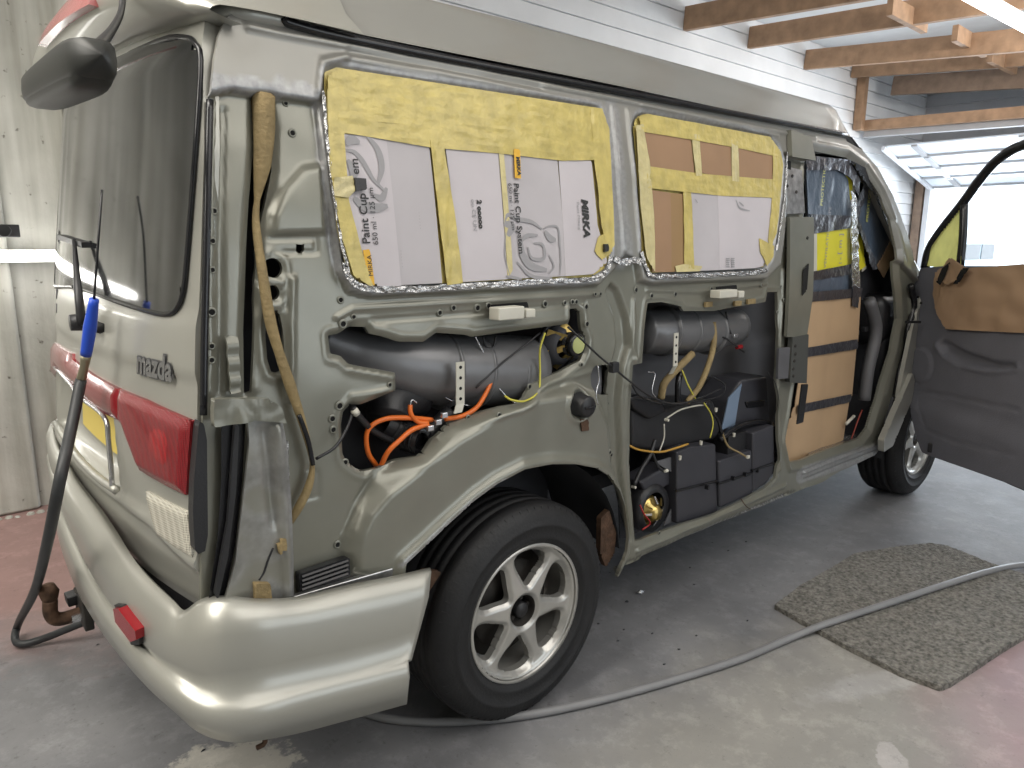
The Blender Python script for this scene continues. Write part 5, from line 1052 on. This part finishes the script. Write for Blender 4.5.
T(m2, [(689, 134), (697, 135), (700, 176), (694, 176)], -.012, YTAPE2, 14, 1.5, .003); T(m2, [(729, 140), (736, 142), (737, 182), (730, 181)], -.012, YTAPE2, 15, 1.5, .003)
T(m2, [(681, 190), (689, 191), (692, 271), (682, 272)], -.012, YTAPE, 16, 1.5); T(m2, [(771, 145), (779, 152), (781, 165), (775, 232), (768, 250), (766, 240), (770, 200)], -.011, YTAPE, 17, 1.5)
T(m2, [(757, 238), (772, 246), (771, 258), (765, 266), (758, 252)], -.013, YTAPE, 18); T(m2, [(673, 266), (682, 264), (700, 266), (698, 271), (674, 272)], -.013, YTAPE2, 19)
for px in (726, 731):
    for k in range(5): mpatch(m2, 'label_mark', [(px-2, 258+k*2), (px+1.5, 258+k*2), (px+1.5, 259.2+k*2), (px-2, 259.2+k*2)], PRINTG, -.0085, thick=.0003)
stroke_ = [([(734, 200), (738, 208), (748, 211)], .004), ([(737, 202), (742, 206)], .003), ([(693, 199), (696, 203)], .002)]
for pts, ww in stroke_: stroke(m2, pts, ww)
for o_ in (m1, m2): 
    if 'group' in o_: del o_['group']

# cab masking: sheets taped across the driver's door opening
m3 = empty('cab_masking', tuple(P3(800, 440, .11))); tag(m3, "tan cardboard sheets with grey tape hung across the driver's door opening", 'masking')
def cpatch(root, name, pts, m, y, disp=None, cell=.015, thick=.003): return local(plane_patch(name, pts, m, root, y, cell, disp, thick), root)
def bandd(P): return -.006*abs(np.sin(P[:, 0]*11))
cpatch(m3, 'cardboard_sheet', [(805, 301), (861, 295), (858, 342), (803, 352)], CARDB2, .11, bandd); cpatch(m3, 'cardboard_sheet', [(803, 352), (857, 342), (852, 396), (795, 404)], CARDB2, .112, bandd); cpatch(m3, 'cardboard_sheet', [(795, 404), (850, 395), (842, 443), (806, 462), (784, 464), (785, 430)], CARDB2, .11, bandd)
TT = lambda pts, y=.10: cpatch(m3, 'grey_tape', pts, FOIL, y, wrinkle(.006, 20, 40, 3), .012)
TT([(806, 348), (858, 339), (857, 349), (807, 357)]); TT([(798, 405), (852, 394), (850, 402), (797, 414)]); TT([(810, 292), (862, 288), (861, 297), (809, 302)]); TT([(853, 285), (860, 288), (858, 308), (852, 306)], .095)
m4 = empty('cab_masking', tuple(P3(812, 290, .12))); tag(m4, "blue-grey film and yellow carton masking in the driver's window space", 'masking')
cpatch(m4, 'blue_film', [(806, 160), (840, 168), (848, 180), (852, 215), (849, 222), (808, 218)], BLUEF, .12, wrinkle(.008, 9, 5, 2)); cpatch(m4, 'blue_film', [(809, 214), (852, 216), (850, 228), (812, 234)], FOIL, .118, wrinkle(.008, 9, 20, 2))
cpatch(m4, 'yellow_carton', [(812, 233), (850, 225), (851, 264), (814, 273)], YCART, .122); cpatch(m4, 'white_edge', [(811, 233), (817, 231), (817, 272), (813, 273)], WHITEP, .118); cpatch(m4, 'blue_film', [(812, 273), (851, 264), (855, 292), (812, 296)], BLUEF, .121, wrinkle(.008, 9, 5, 6))
cpatch(m4, 'grey_tape', [(810, 272), (852, 264), (852, 274), (811, 281)], FOIL, .115, wrinkle(.006, 20, 40, 5)); cpatch(m4, 'grey_tape', [(805, 155), (850, 160), (860, 180), (858, 196), (850, 178), (838, 170), (806, 170)], FOIL, .11, wrinkle(.012, 20, 30, 7)); cpatch(m4, 'grey_tape', [(851, 190), (856, 196), (860, 292), (852, 292)], FOILS, .10, wrinkle(.01, 20, 30, 8))
def cab_text(s, px, py, y, size, m, root):
    p_ = P3(px, py, y); return local(text_mesh('printed_lettering', s, m, root, lambda u, v: np.stack([p_[0]-v, p_[1]+0*u, p_[2]+u], 1), size), root)
YPR = mat('yellow_print', (.6, .6, .1), .5); cab_text('PROTECTION', 822.5, 206, .108, .030, YPR, m4); cab_text('VENTILATION TAPE', 826, 268, .118, .030, PRINTG, m4); cab_text('[ m ]', 841, 255, .118, .05, PRINTG, m4); cab_text('[ c', 841, 264, .118, .03, PRINTG, m4)
m5 = empty('cab_masking', tuple(P3(870, 280, .35))); tag(m5, 'dark blue film sheet with pale cardboard edge, taped inside beyond the driver\'s window', 'masking')
cpatch(m5, 'blue_film', [(853, 218), (866, 178), (880, 200), (896, 235), (895, 240), (882, 268), (876, 266), (868, 248)], BLUEF, .165, wrinkle(.006, 9, 5, 3)); cpatch(m5, 'pale_strip', [(877, 266), (895, 232), (898, 240), (894, 258), (884, 278)], CARDB2, .158)
cpatch(m5, 'yellow_carton', [(843, 170), (853, 175), (852, 200), (847, 200)], YCART, .18); cpatch(m5, 'yellow_carton', [(852, 225), (862, 238), (866, 266), (852, 276)], YCART, .18); cpatch(m5, 'white_strip', [(848, 172), (856, 190), (853, 214), (867, 268), (862, 272), (850, 235)], WHITEP, .185)
cpatch(m5, 'dark_backing', [(805, 155), (860, 160), (900, 230), (905, 300), (805, 300)], DARK, .22, cell=.05); cpatch(m5, 'grey_tape', [(853, 214), (866, 176), (870, 184), (858, 218), (878, 268), (872, 270)], FOIL, .155, wrinkle(.01, 20, 30, 8))
cab_text('PROTECT', 868, 222, .155, .035, YPR, m5)
# door maskings
m6 = empty('paper_masking', tuple(d3(940, 320, .05))); tag(m6, 'crumpled brown masking paper taped over the top of the open front door trim', 'masking')
pq_ = [on_door(*p_, .05) for p_ in [(936, 272), (952, 258), (968, 268), (1024, 264)]]+[(1.10, 1.25), (1.10, 1.0)]+[on_door(*p_, .05) for p_ in [(1024, 333), (980, 331), (945, 329), (938, 315), (932, 295)]]
def pw(P): return -.012*np.array([noise.noise(Vector((a*9, b*12, 2))) for a, b in P])-.010*abs(np.array([noise.noise(Vector((a*30, b*22, 7))) for a, b in P]))*np.exp(-np.maximum(0, P[:, 0]-pq_[0][0]-.05)*10)
PAPER = mat('brown_masking_paper', (.37, .245, .155), .6, var=.05, vscale=5)
local(sheet('paper_sheet', pq_, [], .010, dpos(.05), pw, PAPER, m6, .002), m6)
local(sheet('paper_fold', [on_door(*p_, .07) for p_ in [(951, 258), (966, 267), (958, 280), (948, 285), (936, 276)]], [], .01, dpos(.075), pw, PAPER, m6, .002), m6)
for q_ in ([(942, 268), (950, 262), (944, 278), (940, 285), (936, 282)], [(962, 268), (969, 268), (958, 284), (953, 284)]): local(sheet('black_tape', [on_door(*p_, .085) for p_ in q_], [], .01, dpos(.085), None, BLACKG, m6, .002), m6)
m7 = empty('quarter_window_masking', tuple(d3(940, 262, .02))); tag(m7, 'translucent yellow tape filling the small triangular front door window', 'masking')
TRY = mat('translucent_yellow_tape', (.62, .60, .18), .5, bump=.6, bscale=30, var=.2, vscale=14); N = TRY.node_tree.nodes; L = TRY.node_tree.links; tr = N.new('ShaderNodeBsdfTranslucent'); tr.inputs[0].default_value = (.75, .72, .25, 1); mx = N.new('ShaderNodeMixShader'); mx.inputs[0].default_value = .5
L.new(N['Principled BSDF'].outputs[0], mx.inputs[1]); L.new(tr.outputs[0], mx.inputs[2]); L.new(mx.outputs[0], N['Material Output'].inputs[0])
local(sheet('tape_sheet', [on_door(*p_, .01) for p_ in [(927, 266), (932, 246), (944, 229), (962, 206), (961, 264), (945, 268)]], [], .012, dpos(.01), wrinkle(.004, 40, 20, 4), TRY, m7, .001), m7)

# ================================================================== loose things
# air gun and its hose, leaning on the tailgate
ag = empty('air_blow_gun', tuple(on_rear(88, 330, -.07))); tag(ag, 'thin-nosed blow gun with blue handle and black hose hooked on the tailgate', 'air tool')
AB = mat('blue_grip', (.02, .08, .55), .35); HOSE = mat('black_hose_rubber', (.03, .032, .034), .5, var=.3, vscale=20)
Pn = lambda a_, b_, o_=.07: on_rear(a_, b_, -o_)
local(MB().tube([Pn(102, 190, .05), Pn(99, 230, .06), Pn(94, 300, .07)], .003, 6, 4).build('nozzle_rod', BLACKG, ag, True), ag)
local(MB().tube([Pn(94, 299), Pn(90, 328), Pn(86, 355)], .013, 12, 5, rs=[.010, .012, .014, .013, .012]).build('blue_handle', AB, ag, True), ag)
local(MB().tube([Pn(86, 355), Pn(84, 368), Pn(81, 380)], .009, 10, 3, rs=[.012, .009, .011]).build('brass_coupling', mat('dull_brass', (.32, .29, .2), .4, .7), ag, True), ag)
local(MB().tube([Pn(81, 380), on_x(72, 425, -1.0), on_x(60, 480, -1.05), on_x(48, 540, -1.07), on_x(35, 590, -1.07), on_z(19, 622, .08), on_z(15, 638, .03), on_z(22, 644, .02), on_z(45, 638, .03), on_z(85, 622, .08), (-.6, 1.1, .20)], .0125, 10, 8).build('rubber_hose', HOSE, ag, True), ag)
# floor hose
GH = mat('grey_hose', (.22, .22, .225), .45, var=.1)
fh = MB().tube([on_z(330, 700, .014), on_z(380, 717, .014), on_z(440, 722, .014), on_z(520, 716, .014), on_z(600, 700, .014), on_z(680, 678, .014), on_z(740, 659, .014), on_z(790, 638, .014), on_z(820, 626, .03), on_z(880, 606, .036), on_z(950, 583, .036), on_z(990, 571, .03), on_z(1024, 565, .014), on_z(1100, 560, .014)], .0125, 10, 6).build('floor_hose', GH, None, True)
tag(fh, 'long grey air hose curving across the concrete floor and over the mat', 'hose')
# rubber crumb mat
MATM = mat('rubber_crumb', (.19, .18, .16), .95, bump=1.0, bscale=130, var=.55, vscale=70)
mq = [on_z(*p_, 0)[:2] for p_ in [(774, 609), (800, 590), (842, 565), (853, 558), (890, 551), (928, 547), (945, 549), (990, 567), (1024, 578), (1085, 600), (1024, 640), (1008, 650), (1000, 655), (985, 665), (950, 688), (940, 692), (900, 677), (850, 652), (812, 631)]]
def mdisp(P): return np.array([-.004*noise.noise(Vector((a*8, b*8, 0)))-.004*noise.noise(Vector((a*90, b*90, 0))) for a, b in P])
mt = sheet('crumb_mat', [tuple(p_) for p_ in mq], [], .010, lambda a, b, h: np.stack([a, b, .020-h], 1), mdisp, MATM, None, .020)
tag(mt, 'irregular grey rubber crumb mat lying on the floor below the open front door', 'mat')
# scraps
def scrap(px, py, s, label, m, grp=None):
    p_ = on_z(px, py, 0); V = []; rnd = random.Random(int(px*7+py)); n_ = 7
    for k in range(n_): t = 2*math.pi*k/n_; r_ = s*rnd.uniform(.5, 1.1); V.append((r_*math.cos(t), r_*math.sin(t)*.6, rnd.uniform(.0, s*.5)))
    V.append((0, 0, s*.7)); V.append((0, 0, 0)); o = link('metal_scrap' if m is FOILS else 'grit_crumb', V, [(k, (k+1) % n_, n_) for k in range(n_)]+[((k+1) % n_, k, n_+1) for k in range(n_)], m, None, False)
    o.location = p_; tag(o, label, 'scrap', grp); return o
scrap(640, 594, .026, 'crumpled shiny metal scrap on the floor just in front of the rear wheel', FOILS)
scrap(627, 602, .012, 'dark scrap lying right beside the shiny crumpled metal scrap', BLACK)
for a_ in [(618, 641), (679, 650), (610, 573), (598, 624), (652, 634), (696, 636), (747, 621), (690, 568), (694, 585), (712, 543), (728, 551), (746, 542), (98, 645), (203, 751), (624, 630), (664, 665)]: scrap(*a_, .008, 'tiny dark crumb of debris scattered on the grey concrete floor', BLACK, 'dark crumbs on the floor')
